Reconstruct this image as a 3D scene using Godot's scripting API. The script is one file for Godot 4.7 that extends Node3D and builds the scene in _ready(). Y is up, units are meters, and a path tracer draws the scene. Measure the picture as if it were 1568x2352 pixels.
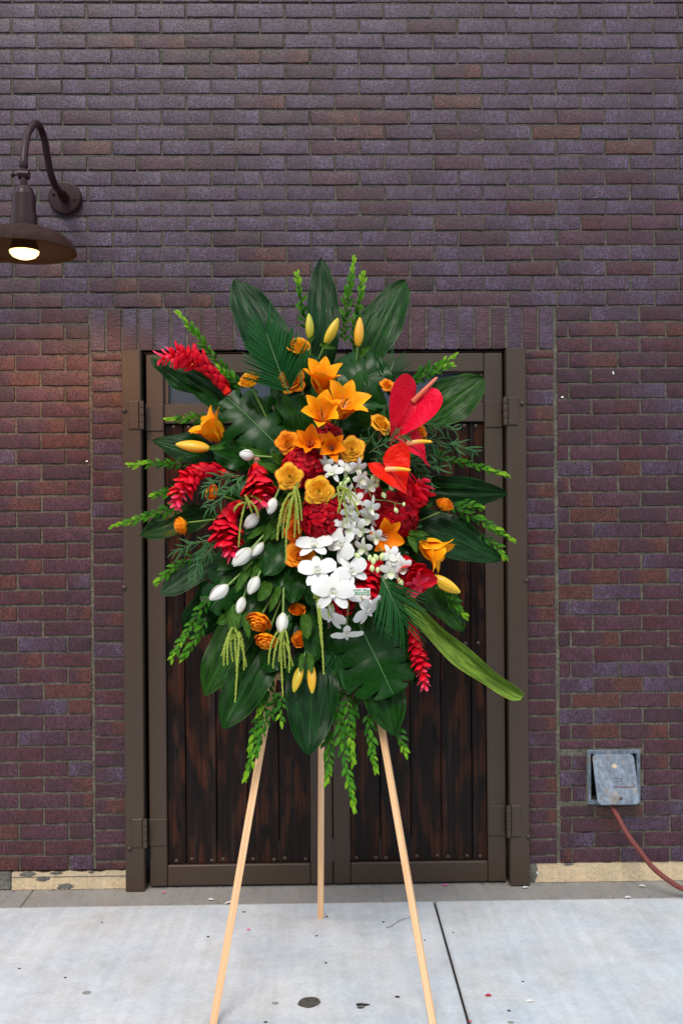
extends Node3D
# A standing spray of tropical flowers on a wooden easel, in front of a double door in a brick wall, overcast day.
const FOCAL := 2286.0                      # focal length in units of the photograph's 1568 x 2352 view
const EYE := Vector3(-0.075, 1.573, 4.19)  # the brick face is the plane z = 0, the pavement y = 0
var eye_turn := Basis(Vector3.UP, deg_to_rad(-1.0)) * Basis(Vector3.BACK, deg_to_rad(-0.46))
var rng := RandomNumberGenerator.new()
var taken := {}
var mats := {}
var kept := {}


# ---------------------------------------------------------------- all of it
const LAMP := 0.55

func _ready() -> void:
	rng.seed = 20240611
	var cam := Camera3D.new()
	cam.name = "camera"
	cam.transform = Transform3D(eye_turn, EYE)
	cam.fov = rad_to_deg(2.0 * atan(1176.0 / FOCAL))
	cam.near = 0.05
	cam.far = 400.0
	add_child(cam)
	cam.current = true
	var env := Environment.new()
	env.background_mode = Environment.BG_SKY
	var skym := ProceduralSkyMaterial.new()
	skym.sky_top_color = Color(0.79, 0.83, 0.89)
	skym.sky_horizon_color = Color(0.655, 0.69, 0.74)
	skym.sky_curve = 0.25
	skym.sky_energy_multiplier = 1.15
	skym.ground_bottom_color = Color(0.30, 0.30, 0.30)
	skym.ground_horizon_color = Color(0.55, 0.57, 0.60)
	skym.sun_angle_max = 1.0
	var sky := Sky.new()
	sky.sky_material = skym
	env.sky = sky
	env.ambient_light_source = Environment.AMBIENT_SOURCE_SKY
	env.tonemap_mode = Environment.TONE_MAPPER_LINEAR
	env.tonemap_exposure = 1.6
	env.sdfgi_enabled = true
	env.ssao_enabled = true
	env.ssil_enabled = true
	var we := WorldEnvironment.new()
	we.name = "surroundings"
	we.environment = env
	add_child(we)
	var sun := DirectionalLight3D.new()
	sun.name = "sun"
	sun.light_energy = 0.5
	sun.light_color = Color(1.0, 0.98, 0.95)
	sun.light_angular_distance = 24.0
	sun.shadow_enabled = true
	sun.rotation = Vector3(deg_to_rad(-48.0), deg_to_rad(-14.0), 0)
	add_child(sun)

	make_materials()
	build_ground()
	build_opposite()
	build_wall()
	build_doors()
	build_lamp()
	build_outlet()
	build_easel()
	build_filler()
	build_leaves()
	build_split_leaves()
	build_palms()
	build_sprigs()
	build_willows()
	build_hydrangeas()
	build_roses()
	build_lilies()
	build_tulips()
	build_anthuriums()
	build_gingers()
	build_orchids()
	build_amaranths()
	build_card()


# ---------------------------------------------------------------- places
func at(px: float, py: float, z: float) -> Vector3:
	var d := eye_turn * Vector3((px - 784.0) / FOCAL, -(py - 1176.0) / FOCAL, -1.0)
	return EYE + d * ((z - EYE.z) / d.z)

func spray(px: float, py: float, off := 0.0) -> Vector3:   # a point of the leaning spray, off metres proud of its middle plane
	return at(px, py, 0.84 + (py - 1180.0) * 0.00025 + off)

func X(px: float) -> float: return (px - 784.0) / 545.0     # measures taken off the wall plane
func Y(py: float) -> float: return (2033.0 - py) / 545.0
func m(px: float) -> float: return px / 682.0               # a size within the spray


# ---------------------------------------------------------------- nodes
func numbered(n: String) -> String:
	var k: int = taken.get(n, 0)
	taken[n] = k + 1
	return n if k == 0 else "%s_%03d" % [n, k]

func tag(o: Node, label: String, category: String, group := "") -> Node:
	o.set_meta("label", label)
	if category: o.set_meta("category", category)
	if group: o.set_meta("group", group)
	return o

func thing(called: String, label: String, category: String, where := Vector3.ZERO, group := "", turn := Basis.IDENTITY) -> Node3D:
	var o := Node3D.new()
	o.name = numbered(called)
	add_child(o)
	o.transform = Transform3D(turn, where)
	tag(o, label, category, group)
	return o

func solo(called: String, label: String, category: String, mesh: Mesh, t := Transform3D.IDENTITY, group := "") -> MeshInstance3D:
	var o := MeshInstance3D.new()
	o.name = numbered(called)
	o.mesh = mesh
	o.transform = t
	add_child(o)
	tag(o, label, category, group)
	return o

func part(parent: Node, called: String, mesh: Mesh, t := Transform3D.IDENTITY) -> MeshInstance3D:
	var o := MeshInstance3D.new()
	o.name = called
	o.mesh = mesh
	o.transform = t
	parent.add_child(o, true)
	return o

func structure(called: String, mesh: Mesh, t := Transform3D.IDENTITY) -> MeshInstance3D:
	var o := MeshInstance3D.new()
	o.name = numbered(called)
	o.mesh = mesh
	o.transform = t
	add_child(o)
	o.set_meta("kind", "structure")
	return o

func frame(dir: Vector3, toward: Vector3, size := 1.0, roll := 0.0) -> Basis:   # y along dir, z as near to toward as it goes
	var y := dir.normalized()
	var x := y.cross(toward)
	if x.length() < 0.01: x = y.cross(Vector3(0.3, 1.0, 0.2))
	x = x.normalized()
	var b := Basis(x, y, x.cross(y).normalized())
	if roll != 0.0: b = Basis(y, roll) * b
	return b.scaled_local(Vector3.ONE * size)


# ---------------------------------------------------------------- shapes
class Shape:
	var v := PackedVector3Array()
	var n := PackedVector3Array()
	var u := PackedVector2Array()
	var c := PackedColorArray()
	var i := PackedInt32Array()

	func grid(p: PackedVector3Array, w: int, h: int, col := PackedColorArray(), uv := PackedVector2Array()) -> void:   # w x h points, row after row
		var at := v.size()
		var nn := PackedVector3Array()
		nn.resize(p.size())
		for y in h - 1:
			for x in w - 1:
				var a := y * w + x
				for t in [[a, a + 1, a + w], [a + 1, a + w + 1, a + w]]:
					var f: Vector3 = (p[t[2]] - p[t[0]]).cross(p[t[1]] - p[t[0]])
					for k in t: nn[k] += f
					i.append(at + t[0]); i.append(at + t[1]); i.append(at + t[2])
		for k in p.size():
			v.append(p[k])
			n.append(nn[k].normalized() if nn[k].length() > 1e-14 else Vector3.UP)
			u.append(uv[k] if uv.size() else Vector2(float(k % w) / (w - 1), float(k / w) / (h - 1)))
			c.append(col[k] if col.size() else Color.WHITE)

	func quad(a: Vector3, b: Vector3, cc: Vector3, d: Vector3, col := Color.WHITE, uvs := []) -> void:   # a b c d counter-clockwise seen from the front
		var at := v.size()
		var f := (b - a).cross(d - a).normalized()
		for k in 4:
			v.append([a, b, cc, d][k]); n.append(f); c.append(col)
			u.append(uvs[k] if uvs else Vector2([0, 1, 1, 0][k], [0, 0, 1, 1][k]))
		for k in [0, 2, 1, 0, 3, 2]: i.append(at + k)

	func box(lo: Vector3, hi: Vector3, ch := 0.0, col := Color.WHITE) -> void:   # with chamfered edges along all twelve sides
		var faces := [[0, 1, 2], [1, 2, 0], [2, 0, 1]]
		var mid := (lo + hi) * 0.5
		var h := (hi - lo) * 0.5
		for f in faces:
			for s in [-1.0, 1.0]:
				var q := []
				for k in [[-1, -1], [1, -1], [1, 1], [-1, 1]]:
					var p := Vector3.ZERO
					p[f[0]] = s * h[f[0]]
					p[f[1]] = k[0] * s * (h[f[1]] - ch)
					p[f[2]] = k[1] * (h[f[2]] - ch)
					q.append(mid + p)
				quad(q[0], q[1], q[2], q[3], col, [Vector2(q[0][f[1]], q[0][f[2]]), Vector2(q[1][f[1]], q[1][f[2]]), Vector2(q[2][f[1]], q[2][f[2]]), Vector2(q[3][f[1]], q[3][f[2]])])
		if ch <= 0.0: return
		for f in faces:   # chamfers along axis f[0]
			for s in [[1, 1], [-1, 1], [-1, -1], [1, -1]]:
				var q := []
				for e in [[0, -1], [1, -1], [1, 1], [0, 1]]:
					var p := Vector3.ZERO
					p[f[0]] = e[1] * (h[f[0]] - ch)
					p[f[1]] = s[0] * (h[f[1]] - (ch if e[0] else 0.0))
					p[f[2]] = s[1] * (h[f[2]] - (0.0 if e[0] else ch))
					q.append(mid + p)
				if s[0] * s[1] < 0: quad(q[1], q[0], q[3], q[2], col)
				else: quad(q[0], q[1], q[2], q[3], col)
		for sx in [-1, 1]:
			for sy in [-1, 1]:
				for sz in [-1, 1]:
					var a := mid + Vector3(sx * h.x, sy * (h.y - ch), sz * (h.z - ch))
					var b := mid + Vector3(sx * (h.x - ch), sy * h.y, sz * (h.z - ch))
					var d := mid + Vector3(sx * (h.x - ch), sy * (h.y - ch), sz * h.z)
					if sx * sy * sz < 0: tri(a, d, b, col)
					else: tri(a, b, d, col)

	func tri(a: Vector3, b: Vector3, d: Vector3, col := Color.WHITE) -> void:
		var at := v.size()
		var f := (b - a).cross(d - a).normalized()
		for p in [a, b, d]:
			v.append(p); n.append(f); c.append(col); u.append(Vector2(p.x, p.y))
		for k in [0, 2, 1]: i.append(at + k)

	func tube(path: PackedVector3Array, rad: PackedFloat32Array, sides := 8, col := Color.WHITE, cap := true, vmul := 1.0) -> void:
		var up := Vector3(0.31, 0.87, 0.39)
		var p := PackedVector3Array()
		var uv := PackedVector2Array()
		var cl := PackedColorArray()
		var run := 0.0
		var x := Vector3.ZERO
		for k in path.size():
			var d := (path[mini(k + 1, path.size() - 1)] - path[maxi(k - 1, 0)]).normalized()
			x = (d.cross(up) if k == 0 else x - d * x.dot(d)).normalized()
			var y := d.cross(x)
			if k: run += path[k].distance_to(path[k - 1])
			for s in sides + 1:
				var a := TAU * s / sides
				p.append(path[k] + (x * cos(a) - y * sin(a)) * rad[mini(k, rad.size() - 1)])
				uv.append(Vector2(float(s) / sides, run * vmul))
				cl.append(col)
		grid(p, sides + 1, path.size(), cl, uv)
		if cap:
			for e in [0, path.size() - 1]:
				for s in sides:
					var a := p[e * (sides + 1) + s]
					var b := p[e * (sides + 1) + s + 1]
					if e == 0: tri(path[e], a, b, col)
					else: tri(path[e], b, a, col)

	func lathe(prof: Array, sides := 24, col := Color.WHITE, axis := Transform3D.IDENTITY) -> void:   # [radius, height] pairs, round y
		var p := PackedVector3Array()
		var cl := PackedColorArray()
		for q in prof:
			for s in sides + 1:
				var a := TAU * s / sides
				p.append(axis * Vector3(q[0] * cos(a), q[1], q[0] * sin(a)))
				cl.append(col)
		grid(p, sides + 1, prof.size(), cl)

	func add(o: Shape, t: Transform3D) -> void:
		var at := v.size()
		for k in o.v.size():
			v.append(t * o.v[k]); n.append((t.basis * o.n[k]).normalized()); u.append(o.u[k]); c.append(o.c[k])
		for k in o.i: i.append(at + k)

	func mesh(material: Material) -> ArrayMesh:
		var a := []
		a.resize(Mesh.ARRAY_MAX)
		a[Mesh.ARRAY_VERTEX] = v; a[Mesh.ARRAY_NORMAL] = n; a[Mesh.ARRAY_TEX_UV] = u; a[Mesh.ARRAY_COLOR] = c; a[Mesh.ARRAY_INDEX] = i
		var r := ArrayMesh.new()
		r.add_surface_from_arrays(Mesh.PRIMITIVE_TRIANGLES, a)
		r.surface_set_material(0, material)
		return r


func box_mesh(lo: Vector3, hi: Vector3, material: Material, ch := 0.002) -> ArrayMesh:
	var s := Shape.new()
	s.box(lo, hi, ch)
	return s.mesh(material)

func bez(a: Vector3, b: Vector3, c: Vector3, t: float) -> Vector3:
	return a.lerp(b, t).lerp(b.lerp(c, t), t)

func bez_path(a: Vector3, b: Vector3, c: Vector3, k: int) -> PackedVector3Array:
	var r := PackedVector3Array()
	for s in k + 1: r.append(bez(a, b, c, float(s) / k))
	return r

func tube_mesh(path: PackedVector3Array, r0: float, r1: float, material: Material, sides := 7, vmul := 1.0) -> ArrayMesh:
	var s := Shape.new()
	var rad := PackedFloat32Array()
	for k in path.size(): rad.append(lerpf(r0, r1, float(k) / (path.size() - 1)))
	s.tube(path, rad, sides, Color.WHITE, true, vmul)
	return s.mesh(material)

# A leaf or petal: along +y, facing +z. q: length, width, a and b (roundness of base and tip), arch (rises to +z in the middle),
# droop (tip falls to -z), sweep (sideways bow), fold (V angle), cup (curve across), pleat, wave (edge), rows, cols, tint (Callable t, v -> Color)
func blade(q: Dictionary) -> Shape:
	var L: float = q.get("length", 1.0)
	var W: float = q.get("width", 0.3) * 0.5
	var a: float = q.get("a", 0.7)
	var b: float = q.get("b", 0.8)
	var rows: int = q.get("rows", 12)
	var cols: int = q.get("cols", 6)
	var arch: float = q.get("arch", 0.0)
	var droop: float = q.get("droop", 0.0)
	var sweep: float = q.get("sweep", 0.0)
	var fold: float = q.get("fold", 0.0)
	var cup: float = q.get("cup", 0.0)
	var pleat: float = q.get("pleat", 0.0)
	var wave: float = q.get("wave", 0.0)
	var phase: float = q.get("phase", 0.0)
	var twist: float = q.get("twist", 0.0)
	var peak := pow(a / (a + b), a) * pow(b / (a + b), b)
	var p := PackedVector3Array()
	var cl := PackedColorArray()
	for y in rows + 1:
		var t := float(y) / rows
		var w := W * pow(t, a) * pow(1.0 - t, b) / peak
		w = maxf(w, W * q.get("neck", 0.02))
		for x in cols + 1:
			var e := 2.0 * x / cols - 1.0
			var sx := e * w * cos(fold)
			var sz := absf(e) * w * sin(fold) - cup * w * (1.0 - e * e) + pleat * sin(e * 11.0 + phase) * (1.0 - absf(e)) * sin(PI * t)
			sz += wave * absf(e) * absf(e) * sin(t * 13.0 + e * 1.7 + phase)
			if twist != 0.0:
				var r := Vector2(sx, sz).rotated(twist * (t - 0.5))
				sx = r.x; sz = r.y
			var tc := smoothstep(0.62, 1.0, t)
			sz += q.get("curl", 0.0) * tc * tc * L
			p.append(Vector3(sx + sweep * 4.0 * t * (1.0 - t) * L, t * L, sz + arch * 4.0 * t * (1.0 - t) * L - droop * t * t * L))
			cl.append((q.tint as Callable).call(t, e) if q.has("tint") else Color.WHITE)
	var s := Shape.new()
	s.grid(p, cols + 1, rows + 1, cl)
	return s

func once(key: String, make: Callable) -> Mesh:
	if not kept.has(key): kept[key] = make.call()
	return kept[key]


# ---------------------------------------------------------------- materials
func noise(freq: float, seed: int, octaves := 3, kind := FastNoiseLite.TYPE_SIMPLEX_SMOOTH) -> FastNoiseLite:
	var f := FastNoiseLite.new()
	f.noise_type = kind
	f.seed = seed
	f.frequency = freq
	f.fractal_octaves = octaves
	return f

func field(freq: float, seed: int, w: int, h: int, octaves := 3, sx := 1, sy := 1) -> PackedByteArray:   # seamless grey noise, stretched sx or sy times
	var im := noise(freq, seed, octaves).get_seamless_image(w / sx, h / sy)
	im.convert(Image.FORMAT_L8)
	im.resize(w, h, Image.INTERPOLATE_CUBIC)
	return im.get_data()

func picture(w: int, h: int, tint: Callable) -> Image:   # tint(k) -> Color in sRGB
	var d := PackedByteArray()
	d.resize(w * h * 3)
	for k in w * h:
		var c: Color = tint.call(k)
		d[k * 3] = clampi(int(c.r * 255.0), 0, 255); d[k * 3 + 1] = clampi(int(c.g * 255.0), 0, 255); d[k * 3 + 2] = clampi(int(c.b * 255.0), 0, 255)
	return Image.create_from_data(w, h, false, Image.FORMAT_RGB8, d)

func grey(w: int, h: int, d: PackedByteArray) -> ImageTexture:
	return ImageTexture.create_from_image(Image.create_from_data(w, h, false, Image.FORMAT_L8, d))

func make(called: String, c: Color, rough := 0.6, q := {}) -> StandardMaterial3D:   # c is a linear base colour
	var s := StandardMaterial3D.new()
	s.resource_name = called
	s.albedo_color = c.linear_to_srgb()
	s.roughness = rough
	s.metallic_specular = q.get("spec", 0.5)
	s.metallic = q.get("metal", 0.0)
	s.cull_mode = BaseMaterial3D.CULL_DISABLED
	s.vertex_color_use_as_albedo = q.get("vc", false)
	if q.has("tex"): s.albedo_texture = q.tex
	if q.has("bump"):
		s.heightmap_enabled = true
		s.heightmap_texture = q.bump
		s.heightmap_scale = q.get("depth", 0.1)
	if q.has("rough_tex"): s.roughness_texture = q.rough_tex
	if q.has("tri"):
		s.uv1_triplanar = true
		s.uv1_world_triplanar = q.get("world", true)
		s.uv1_scale = q.tri
	elif q.has("uv"): s.uv1_scale = q.uv
	if q.has("back"):
		s.backlight_enabled = true
		s.backlight = q.back
	if q.has("coat"):
		s.clearcoat_enabled = true
		s.clearcoat = q.coat
		s.clearcoat_roughness = q.get("coat_rough", 0.2)
	if q.has("sss"):
		s.subsurf_scatter_enabled = true
		s.subsurf_scatter_strength = q.sss
	mats[called] = s
	return s

func make_materials() -> void:
	# fired clay: rough drag marks along the brick, pits, dusty bloom
	var n := 768
	var streak := field(0.05, 3, n, n, 3, 1, 3)
	var pit := field(0.105, 5, n, n, 2, 1, 2)
	var blot := field(0.012, 7, n, n, 3)
	var clay := picture(n, n, func(k):
		var s: float = streak[k] / 255.0
		var g := 0.76 + 0.20 * (s - 0.5) + 0.20 * (blot[k] / 255.0 - 0.5)
		var p := smoothstep(0.46, 0.27, pit[k] / 255.0)
		var f := smoothstep(0.42, 0.66, 0.6 * s + 0.4 * pit[k] / 255.0)   # where the lilac bloom sits on the wine red body
		g = g * (1.0 - 0.58 * p)
		return Color(g * (0.97 + 0.05 * f), g * (0.86 + 0.20 * f), g * (0.93 + 0.27 * f)))
	var clay_h := PackedByteArray()
	clay_h.resize(n * n)
	for k in n * n: clay_h[k] = clampi(int(150 + 0.35 * (streak[k] - 128) - 110.0 * smoothstep(0.40, 0.24, pit[k] / 255.0)), 0, 255)
	var ct := ImageTexture.create_from_image(clay)
	var ch := grey(n, n, clay_h)
	make("brick_clay", Color.WHITE, 0.48, {"tex": ct, "bump": ch, "depth": 0.16, "vc": true, "tri": Vector3(1.9, 1.9, 1.9), "spec": 0.56})
	clay.rotate_90(CLOCKWISE)
	var turned := Image.create_from_data(n, n, false, Image.FORMAT_L8, clay_h)
	turned.rotate_90(CLOCKWISE)
	make("brick_clay_upright", Color.WHITE, 0.48, {"tex": ImageTexture.create_from_image(clay), "bump": ImageTexture.create_from_image(turned), "depth": 0.16, "vc": true, "tri": Vector3(1.9, 1.9, 1.9), "spec": 0.56})
	# mortar and concrete
	var fine := field(0.11, 11, 512, 512, 2)
	var broad := field(0.008, 12, 512, 512, 4)
	var mid := field(0.03, 13, 512, 512, 3)
	var sand := ImageTexture.create_from_image(picture(512, 512, func(k):
		var g := 0.72 + 0.20 * (fine[k] / 255.0 - 0.5) + 0.34 * (mid[k] / 255.0 - 0.5) + 0.22 * (broad[k] / 255.0 - 0.5)
		return Color(g, g * 0.99, g * 0.955)))
	make("mortar", Color(0.215, 0.20, 0.165), 0.9, {"tex": sand, "bump": grey(512, 512, fine), "depth": 0.25, "tri": Vector3(3.1, 3.1, 3.1)})
	var broom := field(0.05, 14, 512, 512, 2, 1, 16)
	var wide := field(0.006, 15, 512, 512, 5)
	var cement := ImageTexture.create_from_image(picture(512, 512, func(k):
		var g := 0.87 + 0.06 * (fine[k] / 255.0 - 0.5) + 0.05 * (broom[k] / 255.0 - 0.5) + 0.06 * (mid[k] / 255.0 - 0.5) + 0.09 * (wide[k] / 255.0 - 0.5)
		var w := 0.03 * (broad[k] / 255.0 - 0.5)
		return Color(g + w, g, g - w * 1.2)))
	make("pavement", Color(0.655, 0.69, 0.715), 0.85, {"tex": cement, "bump": grey(512, 512, fine), "depth": 0.06, "tri": Vector3(0.71, 0.71, 0.71)})
	make("apron", Color(0.33, 0.315, 0.29), 0.9, {"tex": cement, "bump": grey(512, 512, fine), "depth": 0.12, "tri": Vector3(1.3, 1.3, 1.3)})
	make("asphalt", Color(0.06, 0.06, 0.06), 0.9, {"tex": sand, "tri": Vector3(1.7, 1.7, 1.7)})
	make("stucco", Color(0.76, 0.60, 0.39), 0.9, {"tex": cement, "bump": grey(512, 512, mid), "depth": 0.3, "tri": Vector3(2.3, 2.3, 2.3)})
	make("bare_cement", Color(0.26, 0.26, 0.25), 0.9, {"tex": sand, "tri": Vector3(3.3, 3.3, 3.3)})
	make("far_wall", Color(0.075, 0.06, 0.05), 0.9)
	make("dirt", Color(0.035, 0.028, 0.022), 0.95, {"tex": sand, "tri": Vector3(6, 6, 6)})
	make("damp", Color(0.165, 0.16, 0.145), 0.45, {"tex": sand, "tri": Vector3(2, 2, 2)})
	# painted steel, lamp, dark bronze
	make("steel_paint", Color(0.050, 0.032, 0.021), 0.5, {"bump": grey(512, 512, fine), "depth": 0.05, "tri": Vector3(2.1, 2.1, 2.1)})
	make("weld", Color(0.055, 0.038, 0.028), 0.5)
	make("bronze_paint", Color(0.030, 0.010, 0.011), 0.36, {"spec": 0.36})
	make("bronze_dusty", Color(0.082, 0.042, 0.038), 0.6, {"spec": 0.2, "tex": sand, "tri": Vector3(1.4, 1.4, 1.4)})
	make("bronze_inside", Color(0.10, 0.042, 0.016), 0.5, {"spec": 0.25})
	make("screw_head", Color(0.06, 0.038, 0.03), 0.45, {"metal": 0.3})
	make("dark_gap", Color(0.006, 0.005, 0.005), 0.9)
	var zinc := ImageTexture.create_from_image(picture(512, 512, func(k):
		var g := 0.64 + 0.30 * (mid[k] / 255.0 - 0.5) + 0.22 * (broad[k] / 255.0 - 0.5)
		var r := smoothstep(0.66, 0.78, wide[k] / 255.0) * 0.10
		return Color(g * 0.90 + r, g * 0.98, g * 1.07 - r)))
	make("zinc", Color(0.50, 0.51, 0.53), 0.5, {"tex": zinc, "tri": Vector3(2.7, 2.7, 2.7), "metal": 0.25})
	make("rust", Color(0.24, 0.085, 0.04), 0.8, {"tex": sand, "tri": Vector3(9, 9, 9)})
	var scuff := ImageTexture.create_from_image(picture(512, 512, func(k):
		var s := smoothstep(0.40, 0.62, mid[k] / 255.0) * 0.85
		return Color(0.50, 0.15, 0.12).lerp(Color(0.46, 0.34, 0.31), s)))
	make("hose_rubber", Color(0.8, 0.8, 0.8), 0.7, {"tex": scuff, "tri": Vector3(7, 7, 7)})
	# woods
	var grain := field(0.045, 21, 512, 512, 4, 1, 16)
	var band := field(0.012, 22, 512, 512, 3, 1, 4)
	var cloud := field(0.010, 23, 512, 512, 3)
	var ring := field(0.02, 24, 512, 512, 2)
	var stained := ImageTexture.create_from_image(picture(512, 512, func(k):
		var g := grain[k] / 255.0
		var b := band[k] / 255.0
		var w := smoothstep(0.42, 0.75, cloud[k] / 255.0)
		var c := Color(0.080, 0.045, 0.036).lerp(Color(0.25, 0.120, 0.062), clampf(0.70 * w + 0.55 * (b - 0.40), 0, 1))
		c = c.lerp(Color(0.17, 0.17, 0.19), smoothstep(0.6, 0.85, b) * 0.35)
		return c * (0.62 + 0.76 * g) * (1.0 - 0.5 * smoothstep(0.27, 0.16, ring[k] / 255.0))))
	make("stained_plank", Color(1, 1, 1), 0.38, {"spec": 0.32, "tex": stained, "bump": grey(512, 512, grain), "depth": 0.10, "uv": Vector3(2.4, 0.55, 1)})
	var pine := ImageTexture.create_from_image(picture(512, 512, func(k):
		var g := 0.5 + 0.9 * (grain[k] / 255.0 - 0.5) + 0.5 * (band[k] / 255.0 - 0.5)
		return Color(0.97, 0.82, 0.65).lerp(Color(0.87, 0.66, 0.46), clampf(g, 0, 1))))
	make("raw_pine", Color(0.98, 0.96, 0.94), 0.6, {"tex": pine, "uv": Vector3(5.0, 0.8, 1)})
	# leaves
	var vein := field(0.09, 31, 256, 256, 3, 1, 16)
	var shade := field(0.02, 32, 256, 256, 3)
	var striped := ImageTexture.create_from_image(picture(256, 256, func(k):
		var x := absf((k % 256) / 127.5 - 1.0)
		var g := 0.70 + 0.34 * (vein[k] / 255.0 - 0.5) + 0.34 * (shade[k] / 255.0 - 0.5)
		var rib := smoothstep(0.05, 0.0, x) * 0.16
		var edge := smoothstep(0.955, 1.0, x) * 0.26
		return Color(g + rib + edge * 1.5, g + rib * 1.1 + edge, g + rib * 0.4)))
	var vein_h := grey(256, 256, vein)
	make("blade_green", Color(0.017, 0.088, 0.009), 0.28, {"tex": striped, "bump": vein_h, "depth": 0.12, "back": Color(0.06, 0.20, 0.015), "spec": 0.24})
	make("blade_fresh", Color(0.030, 0.112, 0.010), 0.30, {"tex": striped, "bump": vein_h, "depth": 0.12, "back": Color(0.08, 0.22, 0.015), "spec": 0.24})
	make("blade_deep", Color(0.011, 0.068, 0.011), 0.26, {"tex": striped, "bump": vein_h, "depth": 0.12, "back": Color(0.05, 0.18, 0.015), "spec": 0.25})
	make("blade_pale", Color(0.060, 0.120, 0.052), 0.4, {"tex": striped, "bump": vein_h, "depth": 0.10, "spec": 0.25})
	make("blade_lime", Color(0.27, 0.46, 0.055), 0.42, {"spec": 0.25, "tex": striped, "bump": vein_h, "depth": 0.10, "back": Color(0.2, 0.35, 0.05)})
	var mottled := ImageTexture.create_from_image(picture(256, 256, func(k):
		var g := 0.78 + 0.30 * (shade[k] / 255.0 - 0.5)
		return Color(g, g, g * 0.92)))
	make("broad_green", Color(0.012, 0.075, 0.009), 0.30, {"tex": mottled, "back": Color(0.04, 0.15, 0.015), "vc": true, "spec": 0.28})
	make("broad_rib", Color(0.075, 0.20, 0.06), 0.45)
	make("salal_green", Color(0.018, 0.100, 0.010), 0.30, {"tex": striped, "back": Color(0.05, 0.18, 0.015), "spec": 0.28})
	make("soft_green", Color(0.085, 0.225, 0.026), 0.45, {"spec": 0.18, "tex": striped, "back": Color(0.2, 0.4, 0.08)})
	make("palm_green", Color(0.014, 0.085, 0.020), 0.42, {"spec": 0.18, "back": Color(0.05, 0.15, 0.03)})
	make("sprig_dark", Color(0.024, 0.105, 0.010), 0.40, {"spec": 0.18, "back": Color(0.12, 0.3, 0.04)})
	make("sprig_mid", Color(0.050, 0.175, 0.010), 0.40, {"spec": 0.18, "back": Color(0.16, 0.38, 0.05)})
	make("sprig_tip", Color(0.16, 0.33, 0.016), 0.42, {"spec": 0.18, "back": Color(0.3, 0.5, 0.06)})
	make("sprig_stem", Color(0.15, 0.095, 0.045), 0.6)
	make("willow_leaf", Color(0.045, 0.125, 0.045), 0.5, {"spec": 0.18, "back": Color(0.12, 0.25, 0.1)})
	make("willow_stem", Color(0.19, 0.19, 0.075), 0.6)
	make("stem_green", Color(0.17, 0.30, 0.055), 0.45)
	make("woody", Color(0.11, 0.085, 0.05), 0.7)
	make("filler", Color(0.018, 0.078, 0.012), 0.45, {"spec": 0.3})
	make("tassel_green", Color(0.40, 0.46, 0.07), 0.7, {"vc": true})
	# flowers (their own tints sit in the vertex colours)
	make("rose_petal", Color.WHITE, 0.55, {"vc": true, "back": Color(0.6, 0.38, 0.02), "spec": 0.12})
	make("lily_petal", Color.WHITE, 0.45, {"vc": true, "back": Color(0.5, 0.24, 0.01), "spec": 0.22})
	make("bud_skin", Color.WHITE, 0.4, {"vc": true, "sss": 0.15})
	make("stamen", Color(0.50, 0.16, 0.02), 0.6)
	make("white_petal", Color(0.80, 0.795, 0.765), 0.5, {"vc": true, "back": Color(0.55, 0.55, 0.5), "spec": 0.35})
	make("tulip_petal", Color(0.84, 0.83, 0.77), 0.4, {"vc": true, "back": Color(0.4, 0.4, 0.36), "spec": 0.3})
	make("orchid_lip", Color(0.80, 0.66, 0.30), 0.45)
	make("orchid_bud", Color(0.62, 0.72, 0.32), 0.45)
	var ripple := field(0.03, 41, 256, 256, 3)
	make("wax_pink", Color(0.82, 0.008, 0.040), 0.26, {"bump": grey(256, 256, ripple), "depth": 0.30, "uv": Vector3(1.3, 1, 1), "spec": 0.3, "coat": 0.15, "back": Color(0.4, 0.03, 0.06)})
	make("wax_red", Color(0.83, 0.016, 0.004), 0.26, {"bump": grey(256, 256, ripple), "depth": 0.24, "uv": Vector3(1.3, 1, 1), "spec": 0.3, "coat": 0.15, "back": Color(0.4, 0.03, 0.02)})
	make("spadix_pink", Color(0.80, 0.20, 0.11), 0.6)
	make("spadix_yellow", Color.WHITE, 0.6, {"vc": true})
	make("bract", Color.WHITE, 0.36, {"vc": true, "back": Color(0.4, 0.02, 0.05), "spec": 0.28})
	make("floret_red", Color.WHITE, 0.42, {"vc": true, "spec": 0.25, "back": Color(0.3, 0.01, 0.02)})
	make("card", Color(0.88, 0.88, 0.88), 0.5)
	make("print_green", Color(0.012, 0.21, 0.028), 0.5)
	make("print_white", Color(0.88, 0.88, 0.88), 0.5)
	make("pink_stem", Color(0.55, 0.20, 0.14), 0.5)
	var glass := make("pane_glass", Color(0.10, 0.13, 0.17, 0.45), 0.08)
	glass.transparency = BaseMaterial3D.TRANSPARENCY_ALPHA
	var bulb := make("lit_bulb", Color(1, 0.72, 0.34), 0.4)
	bulb.emission_enabled = true
	bulb.emission = Color(1.0, 0.82, 0.50)
	bulb.emission_energy_multiplier = 2.6


# ---------------------------------------------------------------- the wall
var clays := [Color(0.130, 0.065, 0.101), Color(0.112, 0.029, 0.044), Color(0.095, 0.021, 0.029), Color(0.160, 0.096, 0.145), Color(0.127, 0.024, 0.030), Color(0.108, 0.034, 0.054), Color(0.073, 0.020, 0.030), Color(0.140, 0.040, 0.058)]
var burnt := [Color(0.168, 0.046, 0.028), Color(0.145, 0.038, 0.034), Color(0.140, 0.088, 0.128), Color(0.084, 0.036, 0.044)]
var field_bricks := []

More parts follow.
